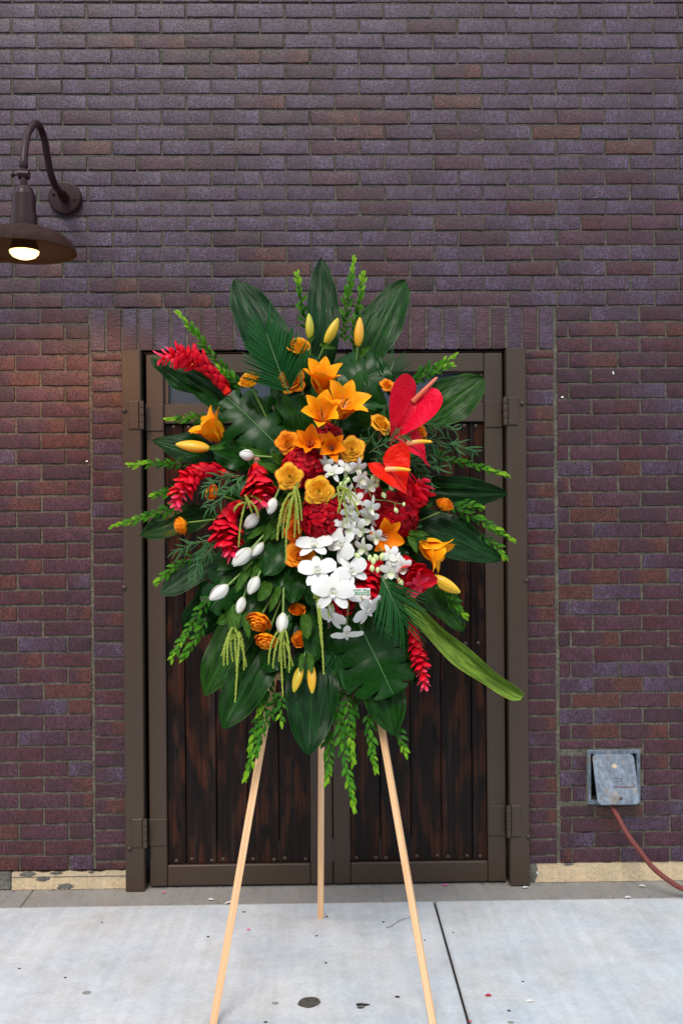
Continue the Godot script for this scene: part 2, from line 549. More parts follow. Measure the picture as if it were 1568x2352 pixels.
func brick_shape(w: float, h: float, variant: int, upright := false) -> Shape:
	var r := RandomNumberGenerator.new()
	r.seed = 900 + variant * 31
	var c1: Color = clays[variant % clays.size()]
	var c2: Color = burnt[(variant / 2) % burnt.size()] if variant % 4 == 1 else c1.lerp(clays[(variant + 3) % clays.size()], 0.55)
	if variant == 17: c1 = Color(0.165, 0.048, 0.028)
	var where := r.randf_range(0.3, 0.8)
	var flip := r.randf() < 0.5
	var nx := 5
	var ny := 2
	if upright: nx = 2; ny = 5
	var xs := []
	var ys := []
	var ch := 0.0022
	for k in nx: xs.append(lerpf(-w / 2 + ch, w / 2 - ch, float(k) / (nx - 1)))
	for k in ny: ys.append(lerpf(-h / 2 + ch, h / 2 - ch, float(k) / (ny - 1)))
	xs = [-w / 2, -w / 2] + xs + [w / 2, w / 2]
	ys = [-h / 2, -h / 2] + ys + [h / 2, h / 2]
	var p := PackedVector3Array()
	var c := PackedColorArray()
	for y in ys.size():
		for x in xs.size():
			var ring := mini(mini(x, xs.size() - 1 - x), mini(y, ys.size() - 1 - y))
			var z: float = [-0.024, -0.0028, 0.0][mini(ring, 2)]
			var j := 0.0007 if ring >= 2 else 0.0020
			p.append(Vector3(xs[x] + r.randf_range(-j, j) * 0.6, ys[y] + r.randf_range(-j, j), z + (r.randf_range(-j, j) if ring else 0.0)))
			var t: float = (xs[x] / w if not upright else ys[y] / h) + 0.5
			if flip: t = 1.0 - t
			c.append(c1.lerp(c2, smoothstep(where - 0.08, where + 0.08, t)) * r.randf_range(0.90, 1.10))
	var s := Shape.new()
	s.grid(p, xs.size(), ys.size(), c)
	return s

func choose_variant(y := 3.0) -> int:   # the courses beside the door hold more of the wine red bricks, those above more lilac ones, a bias that also puts sky sheen into the colour
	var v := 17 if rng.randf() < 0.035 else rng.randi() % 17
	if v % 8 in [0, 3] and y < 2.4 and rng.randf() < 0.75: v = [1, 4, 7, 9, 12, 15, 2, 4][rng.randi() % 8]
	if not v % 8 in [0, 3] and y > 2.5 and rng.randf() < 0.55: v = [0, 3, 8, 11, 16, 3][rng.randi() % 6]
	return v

func jitter_at(x: float, y: float) -> Transform3D:
	var b := Basis(Vector3.BACK, rng.randf_range(-0.005, 0.005)) * Basis(Vector3.UP, rng.randf_range(-0.006, 0.006)) * Basis(Vector3.RIGHT, rng.randf_range(-0.018, 0.018))
	return Transform3D(b, Vector3(x + rng.randf_range(-0.0014, 0.0014), y + rng.randf_range(-0.0010, 0.0010), rng.randf_range(-0.0014, 0.0014)))

func lay(x0: float, x1: float, y0: float, y1: float) -> void:   # one brick of the field, cut round the outlet box
	var hx0 := X(1341.0); var hx1 := X(1469.0); var hy0 := Y(1857.0); var hy1 := Y(1726.0)
	if x1 > hx0 and x0 < hx1 and y1 > hy0 and y0 < hy1:
		if (hy1 - y0) < 0.5 * (y1 - y0):
			y0 = hy1 + 0.004
		elif (y1 - hy0) < 0.5 * (y1 - y0):
			y1 = hy0 - 0.004
		else:
			if hx0 - x0 > 0.02: lay(x0, hx0, y0, y1)
			if x1 - hx1 > 0.02: lay(hx1, x1, y0, y1)
			return
	if x1 - x0 < 0.015 or y1 - y0 < 0.012: return
	field_bricks.append([x0, x1, y0, y1])

func course(x0: float, x1: float, y: float, rise: float, joint_at: float, pitch: float) -> void:   # bricks from x0 to x1 with a joint passing through joint_at
	var g := 0.0082
	var x := joint_at - ceilf((joint_at - x0) / pitch) * pitch
	while x < x1:
		var a := maxf(x + g / 2, x0)
		var b := minf(x + pitch - g / 2, x1)
		if b - a > 0.02: lay(a, b, y, y + rise - g)
		x += pitch

func build_wall() -> void:
	var w := thing("brick_wall", "plum and red brick wall with grey mortar joints round the wooden double door", "brick wall")
	var low := 0.0826
	var top := Y(703.0)
	var high := 4.30
	var far := 2.36
	var face := -0.0048
	var back := -0.32
	var mo: Material = mats.mortar
	part(w, "mortar", box_mesh(Vector3(-far, low, back), Vector3(X(289.0), top - 0.03, face), mo, 0.0))
	part(w, "mortar", box_mesh(Vector3(-far, top - 0.03, back), Vector3(far, high, face), mo, 0.0))
	part(w, "mortar", box_mesh(Vector3(X(289.0), Y(803.0) + 0.004, back), Vector3(X(1204.0), top - 0.03, face), mo, 0.0))
	var hx0 := X(1346.0); var hx1 := X(1464.0); var hy0 := Y(1852.0); var hy1 := Y(1731.0)
	part(w, "mortar", box_mesh(Vector3(X(1204.0), low, back), Vector3(hx0, top - 0.03, face), mo, 0.0))
	part(w, "mortar", box_mesh(Vector3(hx1, low, back), Vector3(far, top - 0.03, face), mo, 0.0))
	part(w, "mortar", box_mesh(Vector3(hx0, low, back), Vector3(hx1, hy0, face), mo, 0.0))
	part(w, "mortar", box_mesh(Vector3(hx0, hy1, back), Vector3(hx1, top - 0.03, face), mo, 0.0))
	# courses over the door head
	var k := 0
	var y := top
	while y < high - 0.07:
		course(-far + 0.01, far - 0.01, y, 0.0640, -1.158 - (0.1037 if k % 2 else 0.0), 0.2075)
		y += 0.0640
		k += 1
	var rise := (top - low) / 36.0
	for r in 36:
		y = top - (r + 1) * rise
		course(-far + 0.01, X(212.0) - 0.005, y, rise, X(212.0) - (0.1037 if r % 2 else 0.0), 0.2075)
		course(X(1279.0) + 0.005, far - 0.01, y, rise, X(1279.0) + (0.054 if r % 2 else 0.150), 0.2075)
	field_bricks.sort_custom(func(a, b): return Vector2((a[0] + a[1]) / 2.0, (a[2] + a[3]) / 2.0 - 1.7).length_squared() < Vector2((b[0] + b[1]) / 2.0, (b[2] + b[3]) / 2.0 - 1.7).length_squared())
	var rest := Shape.new()
	var n := 0
	for b in field_bricks:
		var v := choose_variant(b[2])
		var bw := snappedf(b[1] - b[0], 0.001)
		var bh := snappedf(b[3] - b[2], 0.001)
		var t := jitter_at((b[0] + b[1]) / 2.0, (b[2] + b[3]) / 2.0)
		if n < 300:
			part(w, "brick", once("brick %s %s %s" % [bw, bh, v], func(): return brick_shape(bw, bh, v).mesh(mats.brick_clay)), t)
		else:
			rest.add(brick_shape(bw, bh, v), t)
		n += 1
	var o := part(w, "outlying_bricks", rest.mesh(mats.brick_clay))
	o.set_meta("kind", "stuff")
	# upright bricks over the door and the stacked bricks beside it
	var count := 29
	var step := (X(1275.0) - X(212.0)) / count
	for s in count:
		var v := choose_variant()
		var bw := snappedf(step - 0.0098, 0.0005)
		var bh := snappedf(top - Y(803.0) - 0.0095, 0.0005)
		part(w, "soldier_brick", once("soldier %s" % v, func(): return brick_shape(bw, bh, v, true).mesh(mats.brick_clay_upright)), jitter_at(X(212.0) + step * (s + 0.5), Y(803.0) + bh / 2.0))
	for side in [[X(213.0) + 0.005, X(287.0) - 0.002], [X(1206.0) + 0.002, X(1275.0) - 0.004]]:
		var yt := Y(803.0) - 0.0095
		var hgt := 0.030
		while yt > low + 0.012:
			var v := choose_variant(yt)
			var bw: float = snappedf(side[1] - side[0], 0.001)
			var bh := minf(hgt, yt - low)
			part(w, "jamb_brick", once("jamb %s %s %s" % [bw, snappedf(bh, 0.001), v], func(): return brick_shape(bw, snappedf(bh, 0.001), v).mesh(mats.brick_clay)), jitter_at((side[0] + side[1]) / 2.0, yt - bh / 2.0))
			yt -= bh + 0.0095
			hgt = rise - 0.0095

	for q in [[1203.0, 915.0, 0.007, 0.016], [1293.0, 915.0, 0.005, 0.004], [1411.0, 860.0, 0.004, 0.005], [203.0, 1055.0, 0.005, 0.003], [1226.0, 2010.0, 0.003, 0.006], [1190.0, 1690.0, 0.003, 0.003]]:
		part(w, "paint_fleck", blot_mesh(q[2], q[3], mats.card, int(q[0]), 0.0006, 0.5), Transform3D(Basis(Vector3.RIGHT, PI / 2), Vector3(X(q[0]), Y(q[1]), 0.0012)))
	# rendered plinth, worn and broken
	var pl := thing("plinth", "cream rendered plinth strip under the bricks, chipped along its upper edge", "plinth")
	for q in [[X(24.0), X(289.5), low - 0.004], [X(1206.0), far, low + 0.004]]:
		var p := PackedVector3Array()
		var cols := 60
		for row in 5:
			for c in cols + 1:
				var x: float = lerpf(q[0], q[1], float(c) / cols)
				var yy: float = [0.0, 0.0, 0.5, 1.0, 1.0][row] * q[2]
				if row >= 3: yy -= absf(sin(x * 41.0) * sin(x * 17.3 + 1.0)) * 0.010 + rng.randf() * 0.003
				var z: float = [-0.2, -0.004, -0.005, -0.008, -0.2][row]
				p.append(Vector3(x, yy, z + rng.randf_range(-0.0015, 0.0015)))
		var s := Shape.new()
		s.grid(p.slice(cols + 1, (cols + 1) * 4), cols + 1, 3)
		s.grid(p.slice((cols + 1) * 3), cols + 1, 2)
		part(pl, "render_strip", s.mesh(mats.stucco))
	part(pl, "bare_edge", box_mesh(Vector3(X(24.0), 0.052, -0.2), Vector3(X(289.0), 0.0540, -0.0025), mats.bare_cement, 0.001))
	for e in [[X(60.0), 0.066, 0.034, 0.009], [X(125.0), 0.069, 0.026, 0.006], [X(95.0), 0.045, 0.03, 0.010], [X(145.0), 0.010, 0.036, 0.014], [X(1217.0), 0.042, 0.020, 0.044], [X(205.0), 0.071, 0.012, 0.005], [X(1300.0), 0.075, 0.02, 0.005]]:
		part(pl, "broken_patch", blot_mesh(e[2], e[3], mats.bare_cement, 5), Transform3D(Basis(Vector3.RIGHT, PI / 2), Vector3(e[0], e[1], -0.0042)))
	part(pl, "cement_block", box_mesh(Vector3(-far, 0.0, -0.2), Vector3(X(22.0), low - 0.006, -0.006), mats.bare_cement, 0.004))
	part(pl, "wall_core", box_mesh(Vector3(-far, 0.0, back), Vector3(X(289.0), low - 0.002, -0.07), mats.bare_cement, 0.0))
	part(pl, "wall_core", box_mesh(Vector3(X(1206.0), 0.0, back), Vector3(far, low - 0.002, -0.07), mats.bare_cement, 0.0))

func blot_mesh(rx: float, rz: float, material: Material, seed: int, rise := 0.0012, rag := 0.25) -> ArrayMesh:   # a thin ragged patch lying in the xz plane
	var s := Shape.new()
	var r := RandomNumberGenerator.new()
	r.seed = seed
	var k := 28
	var ring := []
	var a0 := r.randf() * TAU
	for q in k:
		var a := TAU * q / k
		var f := 1.0 + rag * (0.5 * sin(a * 2.0 + a0) + 0.35 * sin(a * 5.0 + a0 * 2.0) + 0.3 * r.randf_range(-1, 1))
		ring.append(Vector3(cos(a) * rx * f, 0.0, sin(a) * rz * f))
	for q in k:
		var a: Vector3 = ring[q]
		var b: Vector3 = ring[(q + 1) % k]
		var ai := a * 0.85 + Vector3(0, rise, 0)
		var bi := b * 0.85 + Vector3(0, rise, 0)
		s.tri(Vector3(0, rise, 0), bi, ai)
		s.quad(ai, bi, b, a)
	return s.mesh(material)


# ---------------------------------------------------------------- the doors
func build_doors() -> void:
	var st: Material = mats.steel_paint
	var f := thing("door_frame", "brown painted steel door posts standing at both sides of the double door", "door frame")
	for q in [[287.0, 330.0], [1161.0, 1206.0]]:
		part(f, "post", box_mesh(Vector3(X(q[0]), 0.0, -0.12), Vector3(X(q[1]), Y(804.0), 0.036), st, 0.004))
	part(f, "head", box_mesh(Vector3(X(330.0) + 0.002, Y(809.0), -0.12), Vector3(X(1161.0) - 0.002, Y(804.0) - 0.001, -0.02), st, 0.002))
	for b in [[293.0, 942.0], [1196.0, 931.0], [1203.0, 1335.0], [290.0, 1343.0], [297.0, 1935.0], [1203.0, 1920.0]]:
		part(f, "bolt", once("bolt", func():
			var s := Shape.new()
			s.lathe([[0.0105, 0.0], [0.0105, 0.003], [0.008, 0.007], [0.0035, 0.009], [0.0, 0.0095]], 12, Color.WHITE, Transform3D(Basis(Vector3.RIGHT, PI / 2), Vector3.ZERO))
			return s.mesh(mats.screw_head)), Transform3D(Basis.IDENTITY, Vector3(X(b[0]), Y(b[1]), 0.036)))
	var inner := thing("passage", "dark unlit passage behind the glass of the double door", "passage")
	part(inner, "back_wall", box_mesh(Vector3(X(330.0), 0.0, -0.62), Vector3(X(1161.0), Y(800.0), -0.60), mats.dark_gap, 0.0))
	part(inner, "side_wall", box_mesh(Vector3(X(289.5), 0.0, -0.62), Vector3(X(330.0), Y(800.0), -0.33), mats.dark_gap, 0.0))
	part(inner, "side_wall", box_mesh(Vector3(X(1161.0), 0.0, -0.62), Vector3(X(1203.5), Y(800.0), -0.33), mats.dark_gap, 0.0))
	part(inner, "lid", box_mesh(Vector3(X(289.5), Y(800.0) + 0.002, -0.62), Vector3(X(1203.5), Y(795.0), -0.33), mats.dark_gap, 0.0))

	for side in 2:
		var lab: String = ["wooden plank door in brown steel frame, hinged on the lamp side", "wooden plank door in brown steel frame, hinged on the hose side"][side]
		var d := thing("door", lab, "door", Vector3.ZERO, "pair of plank doors")
		var xo: float = X([338.5, 1155.5][side])
		var xi: float = X([378.5, 1113.5][side])
		var xm: float = X([706.0, 797.0][side])
		var xe: float = X([756.5, 758.5][side])
		var y0 := Y(2029.0)
		var y1 := Y(812.0)
		var yb := Y(1982.0)
		var zf := 0.0
		for q in [[xo, xi], [xm, xe]]:
			part(d, "stile", box_mesh(Vector3(minf(q[0], q[1]), y0, -0.05), Vector3(maxf(q[0], q[1]), y1, zf), st, 0.004))
		var l := minf(xi, xm) + 0.0012
		var r := maxf(xi, xm) - 0.0012
		part(d, "rail", box_mesh(Vector3(l, y0, -0.05), Vector3(r, yb, zf - 0.0015), st, 0.004))
		part(d, "rail", box_mesh(Vector3(l, Y(970.0), -0.05), Vector3(r, Y(927.0), zf - 0.0015), st, 0.004))
		part(d, "rail", box_mesh(Vector3(l, Y(855.0), -0.05), Vector3(r, y1, zf - 0.0015), st, 0.004))
		# glazed strip
		var g := part(d, "window", box_mesh(Vector3(l, Y(927.0), -0.046), Vector3(l + 0.018, Y(855.0), -0.016), st, 0.002))
		part(g, "frame", box_mesh(Vector3(r - 0.018, Y(927.0), -0.046), Vector3(r, Y(855.0), -0.016), st, 0.002))
		part(g, "frame", box_mesh(Vector3(l + 0.018, Y(927.0), -0.046), Vector3(r - 0.018, Y(924.0), -0.018), st, 0.002))
		part(g, "frame", box_mesh(Vector3(l + 0.018, Y(858.0), -0.046), Vector3(r - 0.018, Y(855.0), -0.018), st, 0.002))
		part(g, "pane", box_mesh(Vector3(l + 0.018, Y(924.0), -0.036), Vector3(r - 0.018, Y(858.0), -0.032), mats.pane_glass, 0.0))
		# planks
		var edges: Array = [[378.5, 421.0, 491.0, 562.0, 634.0, 706.0], [797.0, 867.0, 938.0, 1009.0, 1079.0, 1113.5]][side]
		for k in edges.size() - 1:
			var a: float = X(edges[k]) + 0.0013
			var b: float = X(edges[k + 1]) - 0.0013
			var sh := Shape.new()
			var yy0 := yb + 0.0015
			var yy1 := Y(970.0) - 0.0015
			sh.box(Vector3(a, yy0, -0.045), Vector3(b, yy1, -0.018 + rng.randf_range(-0.0015, 0.0015)), 0.003)
			var ou := rng.randf() * 5.0
			var ov := rng.randf() * 5.0
			for q in sh.u.size(): sh.u[q] = Vector2(sh.v[q].x + ou + sh.v[q].z, sh.v[q].y + ov)
			var pk := part(d, "plank", sh.mesh(mats.stained_plank))
			var spots := [a + 0.022, b - 0.022] if b - a > 0.09 else [(a + b) / 2.0]
			for sx in spots:
				for sy in [Y(1973.0), Y(1481.0), Y(979.0)]:
					part(pk, "screw", once("screw", func():
						var s := Shape.new()
						s.lathe([[0.0088, 0.0], [0.0088, 0.0018], [0.0066, 0.0046], [0.003, 0.0058], [0.0, 0.006]], 10, Color.WHITE, Transform3D(Basis(Vector3.RIGHT, PI / 2), Vector3.ZERO))
						return s.mesh(mats.screw_head)), Transform3D(Basis.IDENTITY, Vector3(sx + rng.randf_range(-0.003, 0.003), sy + rng.randf_range(-0.004, 0.004), -0.0175)))
		# hinges
		for hy in [[921.0, 984.0], [1868.0, 1932.0]] if side == 0 else [[917.0, 980.0], [1848.0, 1919.0]]:
			var hx := X([332.5, 1157.5][side])
			var dirn := -1.0 if side == 0 else 1.0
			var p0 := hx + dirn * 0.012
			var p1 := hx + dirn * 0.053
			var h := part(d, "hinge", box_mesh(Vector3(minf(p0, p1), Y(hy[1]), 0.0362), Vector3(maxf(p0, p1), Y(hy[0]), 0.0425), st, 0.002))
			var c0 := hx - dirn * 0.010
			var c1: float = xi - dirn * -0.001
			part(h, "leaf_plate", box_mesh(Vector3(minf(c0, c1), Y(hy[1]) - 0.006, 0.0005), Vector3(maxf(c0, c1), Y(hy[0]) - 0.010, 0.006), st, 0.002))
			var kn := 4
			var kh: float = (Y(hy[0]) - Y(hy[1]) + 0.004) / kn
			for q in kn:
				var s := Shape.new()
				s.lathe([[0.0, 0.0], [0.0085, 0.0], [0.0098, 0.0015], [0.0098, kh - 0.003], [0.0085, kh - 0.0015], [0.0, kh - 0.0015]], 14)
				part(h, "knuckle", s.mesh(st), Transform3D(Basis.IDENTITY, Vector3(hx, Y(hy[1]) - 0.002 + kh * q, 0.040)))
			for q in [Y(hy[0]) - 0.001, Y(hy[1]) + 0.001]:
				var path := PackedVector3Array()
				for z in 9: path.append(Vector3(lerpf(p0, p1, z / 8.0), q + rng.randf_range(-0.0015, 0.0015), 0.037))
				part(h, "weld", tube_mesh(path, 0.0035, 0.0035, mats.weld, 6))


# ---------------------------------------------------------------- lamp
func build_lamp() -> void:
	var o := at(152.0, 457.0, 0.0)
	var l := thing("wall_lamp", "bronze gooseneck barn lamp with a lit warm bulb fixed high on the bricks", "wall lamp", o)
	var br: Material = mats.bronze_paint
	var s := Shape.new()
	s.lathe([[0.0, 0.028], [0.060, 0.028], [0.066, 0.026], [0.069, 0.020], [0.069, 0.0]].map(func(q): return q), 40, Color.WHITE, Transform3D(Basis(Vector3.RIGHT, PI / 2), Vector3.ZERO))
	part(l, "wall_plate", s.mesh(br))
	for sx in [-0.043, 0.043]:
		var q := Shape.new()
		q.lathe([[0.006, 0.028], [0.006, 0.032], [0.003, 0.036], [0.0, 0.0365]], 10, Color.WHITE, Transform3D(Basis(Vector3.RIGHT, PI / 2), Vector3(sx, sx * -0.25, 0)))
		part(l, "screw", q.mesh(br))
	var knots := [[0.02, 0.0], [0.06, -0.001], [0.12, 0.0], [0.178, 0.006], [0.235, 0.030], [0.275, 0.075], [0.308, 0.120], [0.345, 0.146], [0.390, 0.157], [0.440, 0.146], [0.490, 0.110], [0.545, 0.060], [0.574, 0.0], [0.588, -0.05], [0.590, -0.075]]
	var cv := Curve3D.new()
	for k in knots.size():
		var a: Array = knots[maxi(k - 1, 0)]
		var b: Array = knots[mini(k + 1, knots.size() - 1)]
		var tn := Vector3(0, b[1] - a[1], b[0] - a[0]) / 6.0
		cv.add_point(Vector3(0, knots[k][1], knots[k][0]), -tn, tn)
	var path := PackedVector3Array()
	for k in 61: path.append(cv.sample_baked(cv.get_baked_length() * k / 60.0, true))
	part(l, "arm", tube_mesh(path, 0.0135, 0.0135, br, 14))
	var neck := Shape.new()
	neck.lathe([[0.0, 0.0], [0.018, 0.0], [0.020, 0.006], [0.020, 0.034], [0.016, 0.042]], 20, Color.WHITE, Transform3D(Basis(Vector3.RIGHT, PI / 2), Vector3(0, 0, 0.026)))
	part(l, "collar", neck.mesh(br))
	var ax := Vector3(0, 0.004, 0.590)
	var jt := Shape.new()
	jt.tube(PackedVector3Array([ax + Vector3(0, -0.060, 0), ax + Vector3(0, -0.074, 0)]), PackedFloat32Array([0.0165]), 16)
	jt.tube(PackedVector3Array([ax + Vector3(0, -0.074, 0), ax + Vector3(0, -0.090, 0), ax + Vector3(0, -0.150, 0)]), PackedFloat32Array([0.011, 0.012, 0.014]), 14)
	jt.tube(PackedVector3Array([ax + Vector3(-0.017, -0.102, 0), ax + Vector3(0.020, -0.102, 0)]), PackedFloat32Array([0.0175]), 18)
	part(l, "swivel", jt.mesh(br))
	var kb := Shape.new()
	kb.tube(PackedVector3Array([ax + Vector3(-0.036, -0.101, 0), ax + Vector3(-0.017, -0.101, 0)]), PackedFloat32Array([0.005]), 10)
	kb.tube(PackedVector3Array([ax + Vector3(-0.043, -0.101, 0), ax + Vector3(-0.036, -0.101, 0)]), PackedFloat32Array([0.011]), 10)
	part(l, "thumb_screw", kb.mesh(br))
	var cup := Shape.new()
	cup.lathe([[0.048, -0.302], [0.047, -0.246], [0.0425, -0.244], [0.0420, -0.178], [0.038, -0.174], [0.037, -0.168], [0.031, -0.152], [0.020, -0.142], [0.013, -0.139], [0.0, -0.138]], 36, Color.WHITE, Transform3D(Basis.IDENTITY, ax))
	part(l, "socket_cup", cup.mesh(br))
	var sh := Shape.new()
	var prof := []
	for k in 15:
		var t := k / 14.0 * 1.33
		prof.append([0.182 * cos(t), -0.378 + 0.088 * sin(t)])
	prof.push_front([0.1845, -0.379])
	sh.lathe(prof, 64, Color.WHITE, Transform3D(Basis.IDENTITY, ax))
	part(l, "shade", sh.mesh(mats.bronze_dusty))
	var si := Shape.new()
	var inner := []
	for k in 14:
		var t := (1.0 - k / 13.0) * 1.33
		inner.append([0.180 * cos(t), -0.382 + 0.086 * sin(t)])
	inner.append([0.1845, -0.380])
	si.lathe(inner, 64, Color.WHITE, Transform3D(Basis.IDENTITY, ax))
	part(l, "shade_lining", si.mesh(mats.bronze_inside))
	var so := Shape.new()
	so.lathe([[0.052, -0.377], [0.044, -0.345], [0.032, -0.305], [0.030, -0.270]], 28, Color.WHITE, Transform3D(Basis.IDENTITY, ax))
	part(l, "bulb_base", so.mesh(mats.bronze_inside))
	var bu := Shape.new()
	bu.lathe([[0.0, -0.406], [0.022, -0.404], [0.040, -0.397], [0.050, -0.386], [0.052, -0.378], [0.0, -0.375]], 32, Color.WHITE, Transform3D(Basis.IDENTITY, ax))
	part(l, "bulb", bu.mesh(mats.lit_bulb))
	var light := SpotLight3D.new()
	light.name = "lamp_light"
	light.light_color = Color(1.0, 0.66, 0.30)
	light.light_energy = LAMP
	light.light_size = 0.04
	light.spot_range = 9.0
	light.spot_angle = 85.0
	light.spot_attenuation = 2.0
	light.spot_angle_attenuation = 0.6
	light.shadow_enabled = true
	light.rotation = Vector3(-PI / 2, 0, 0)
	light.position = ax + Vector3(0, -0.412, 0)
	l.add_child(light)


# ---------------------------------------------------------------- outlet box and hose
func rounded_plate(w: float, h: float, r: float, d: float, material: Material, hole_r := 0.0) -> ArrayMesh:   # in the xy plane, hanging from its top edge, front at z = d
	var s := Shape.new()
	var ring := []
	for c in [[w / 2 - r, -r, 0.0], [-w / 2 + r, -r, PI / 2], [-w / 2 + r, -h + r, PI], [w / 2 - r, -h + r, PI * 1.5]]:
		for k in 7:
			var a: float = c[2] + PI / 2 * k / 6.0
			ring.append(Vector2(c[0] + cos(a) * r, c[1] + sin(a) * r))
	var n := ring.size()
	var mid := Vector3(0, -h / 2, 0)
	for k in n:
		var a := Vector3(ring[k].x, ring[k].y, 0)
		var b := Vector3(ring[(k + 1) % n].x, ring[(k + 1) % n].y, 0)
		var ai := mid + (a - mid) * 0.975
		var bi := mid + (b - mid) * 0.975
		s.tri(mid + Vector3(0, 0, d), ai + Vector3(0, 0, d), bi + Vector3(0, 0, d))
		s.quad(ai + Vector3(0, 0, d), a + Vector3(0, 0, d - 0.002), b + Vector3(0, 0, d - 0.002), bi + Vector3(0, 0, d))
		s.quad(a + Vector3(0, 0, d - 0.002), a, b, b + Vector3(0, 0, d - 0.002))
		s.tri(mid, b, a)
	return s.mesh(material)

func build_outlet() -> void:
	var x0 := X(1344.0); var x1 := X(1466.0); var y0 := Y(1854.0); var y1 := Y(1729.0)
	var o := thing("outlet_box", "grey galvanised hose box set in the bricks, its rust-streaked lid ajar", "outlet box", Vector3((x0 + x1) / 2, y1, 0))
	var w := x1 - x0
	var h := y1 - y0
	var e := 0.017
	var z: Material = mats.zinc
	part(o, "frame", box_mesh(Vector3(-w / 2, -e, -0.02), Vector3(w / 2, 0, 0.004), z, 0.002))
	part(o, "frame", box_mesh(Vector3(-w / 2, -h, -0.02), Vector3(w / 2, -h + e, 0.004), z, 0.002))
	part(o, "frame", box_mesh(Vector3(-w / 2, -h + e, -0.02), Vector3(-w / 2 + e * 0.9, -e, 0.0035), z, 0.002))
	part(o, "frame", box_mesh(Vector3(w / 2 - e * 0.9, -h + e, -0.02), Vector3(w / 2, -e, 0.0035), z, 0.002))
	part(o, "recess", box_mesh(Vector3(-w / 2, -h, -0.12), Vector3(w / 2, 0, -0.11), mats.dark_gap, 0.0))
	var t := Transform3D(Basis(Vector3.RIGHT, deg_to_rad(-24.0)), Vector3(-0.006, -e + 0.001, 0.004))
	var lid := part(o, "lid", rounded_plate(w - 0.048, h - 0.020, 0.020, 0.006, z), t)
	var lw := w - 0.048
	var k := Shape.new()
	k.lathe([[0.0072, 0.0], [0.0072, 0.0012], [0.004, 0.0022], [0.0, 0.001]], 14, Color.WHITE, Transform3D(Basis(Vector3.RIGHT, PI / 2), Vector3(0.010, -h + 0.045, 0.0062)))
	part(lid, "lock", k.mesh(mats.screw_head))
	var dm := Shape.new()
	dm.quad(Vector3(-0.014, -0.052, 0.0066), Vector3(0.0, -0.063, 0.0066), Vector3(0.014, -0.052, 0.0066), Vector3(0.0, -0.041, 0.0066))
	part(lid, "diamond_mark", dm.mesh(mats.stucco))
	var ov := PackedVector3Array()
	for q in 25:
		var a := TAU * q / 24.0
		ov.append(Vector3(0.006 + clampf(cos(a) * 1.4, -1, 1) * 0.019, -0.108 + sin(a) * 0.0058, 0.0064))
	part(lid, "oval_mark", tube_mesh(ov, 0.0008, 0.0008, mats.screw_head, 5))
	for q in 9:
		part(lid, "rust_streak", blot_mesh(rng.randf_range(0.004, 0.011), rng.randf_range(0.0012, 0.0028), mats.rust, 60 + q, 0.0003, 0.5), Transform3D(Basis(Vector3.RIGHT, PI / 2), Vector3(-0.008 + 0.0095 * q, -0.132 - rng.randf_range(0.0, 0.012), 0.0062)))
	var pts := [at(1398.0, 1838.0, 0.045), at(1404.0, 1853.0, 0.058), at(1417.4, 1876.0, 0.085), at(1438.9, 1915.0, 0.12), at(1466.2, 1952.0, 0.15), at(1497.5, 1992.0, 0.172), at(1532.6, 2021.0, 0.19), at(1568.0, 2042.0, 0.20)]
	pts.append(Vector3(pts[7].x + 0.10, 0.02, 0.22))
	pts.append(Vector3(pts[7].x + 0.30, 0.0115, 0.27))
	pts.append(Vector3(pts[7].x + 0.60, 0.0115, 0.42))
	var cv := Curve3D.new()
	for q in pts.size():
		var tn: Vector3 = (pts[mini(q + 1, pts.size() - 1)] - pts[maxi(q - 1, 0)]) / 6.0
		cv.add_point(pts[q], -tn, tn)
	var path := PackedVector3Array()
	for q in 71: path.append(cv.sample_baked(cv.get_baked_length() * q / 70.0, true))
	solo("hose", "scuffed red rubber hose hanging out of the outlet box down to the pavement", "hose", tube_mesh(path, 0.0105, 0.0105, mats.hose_rubber, 14))


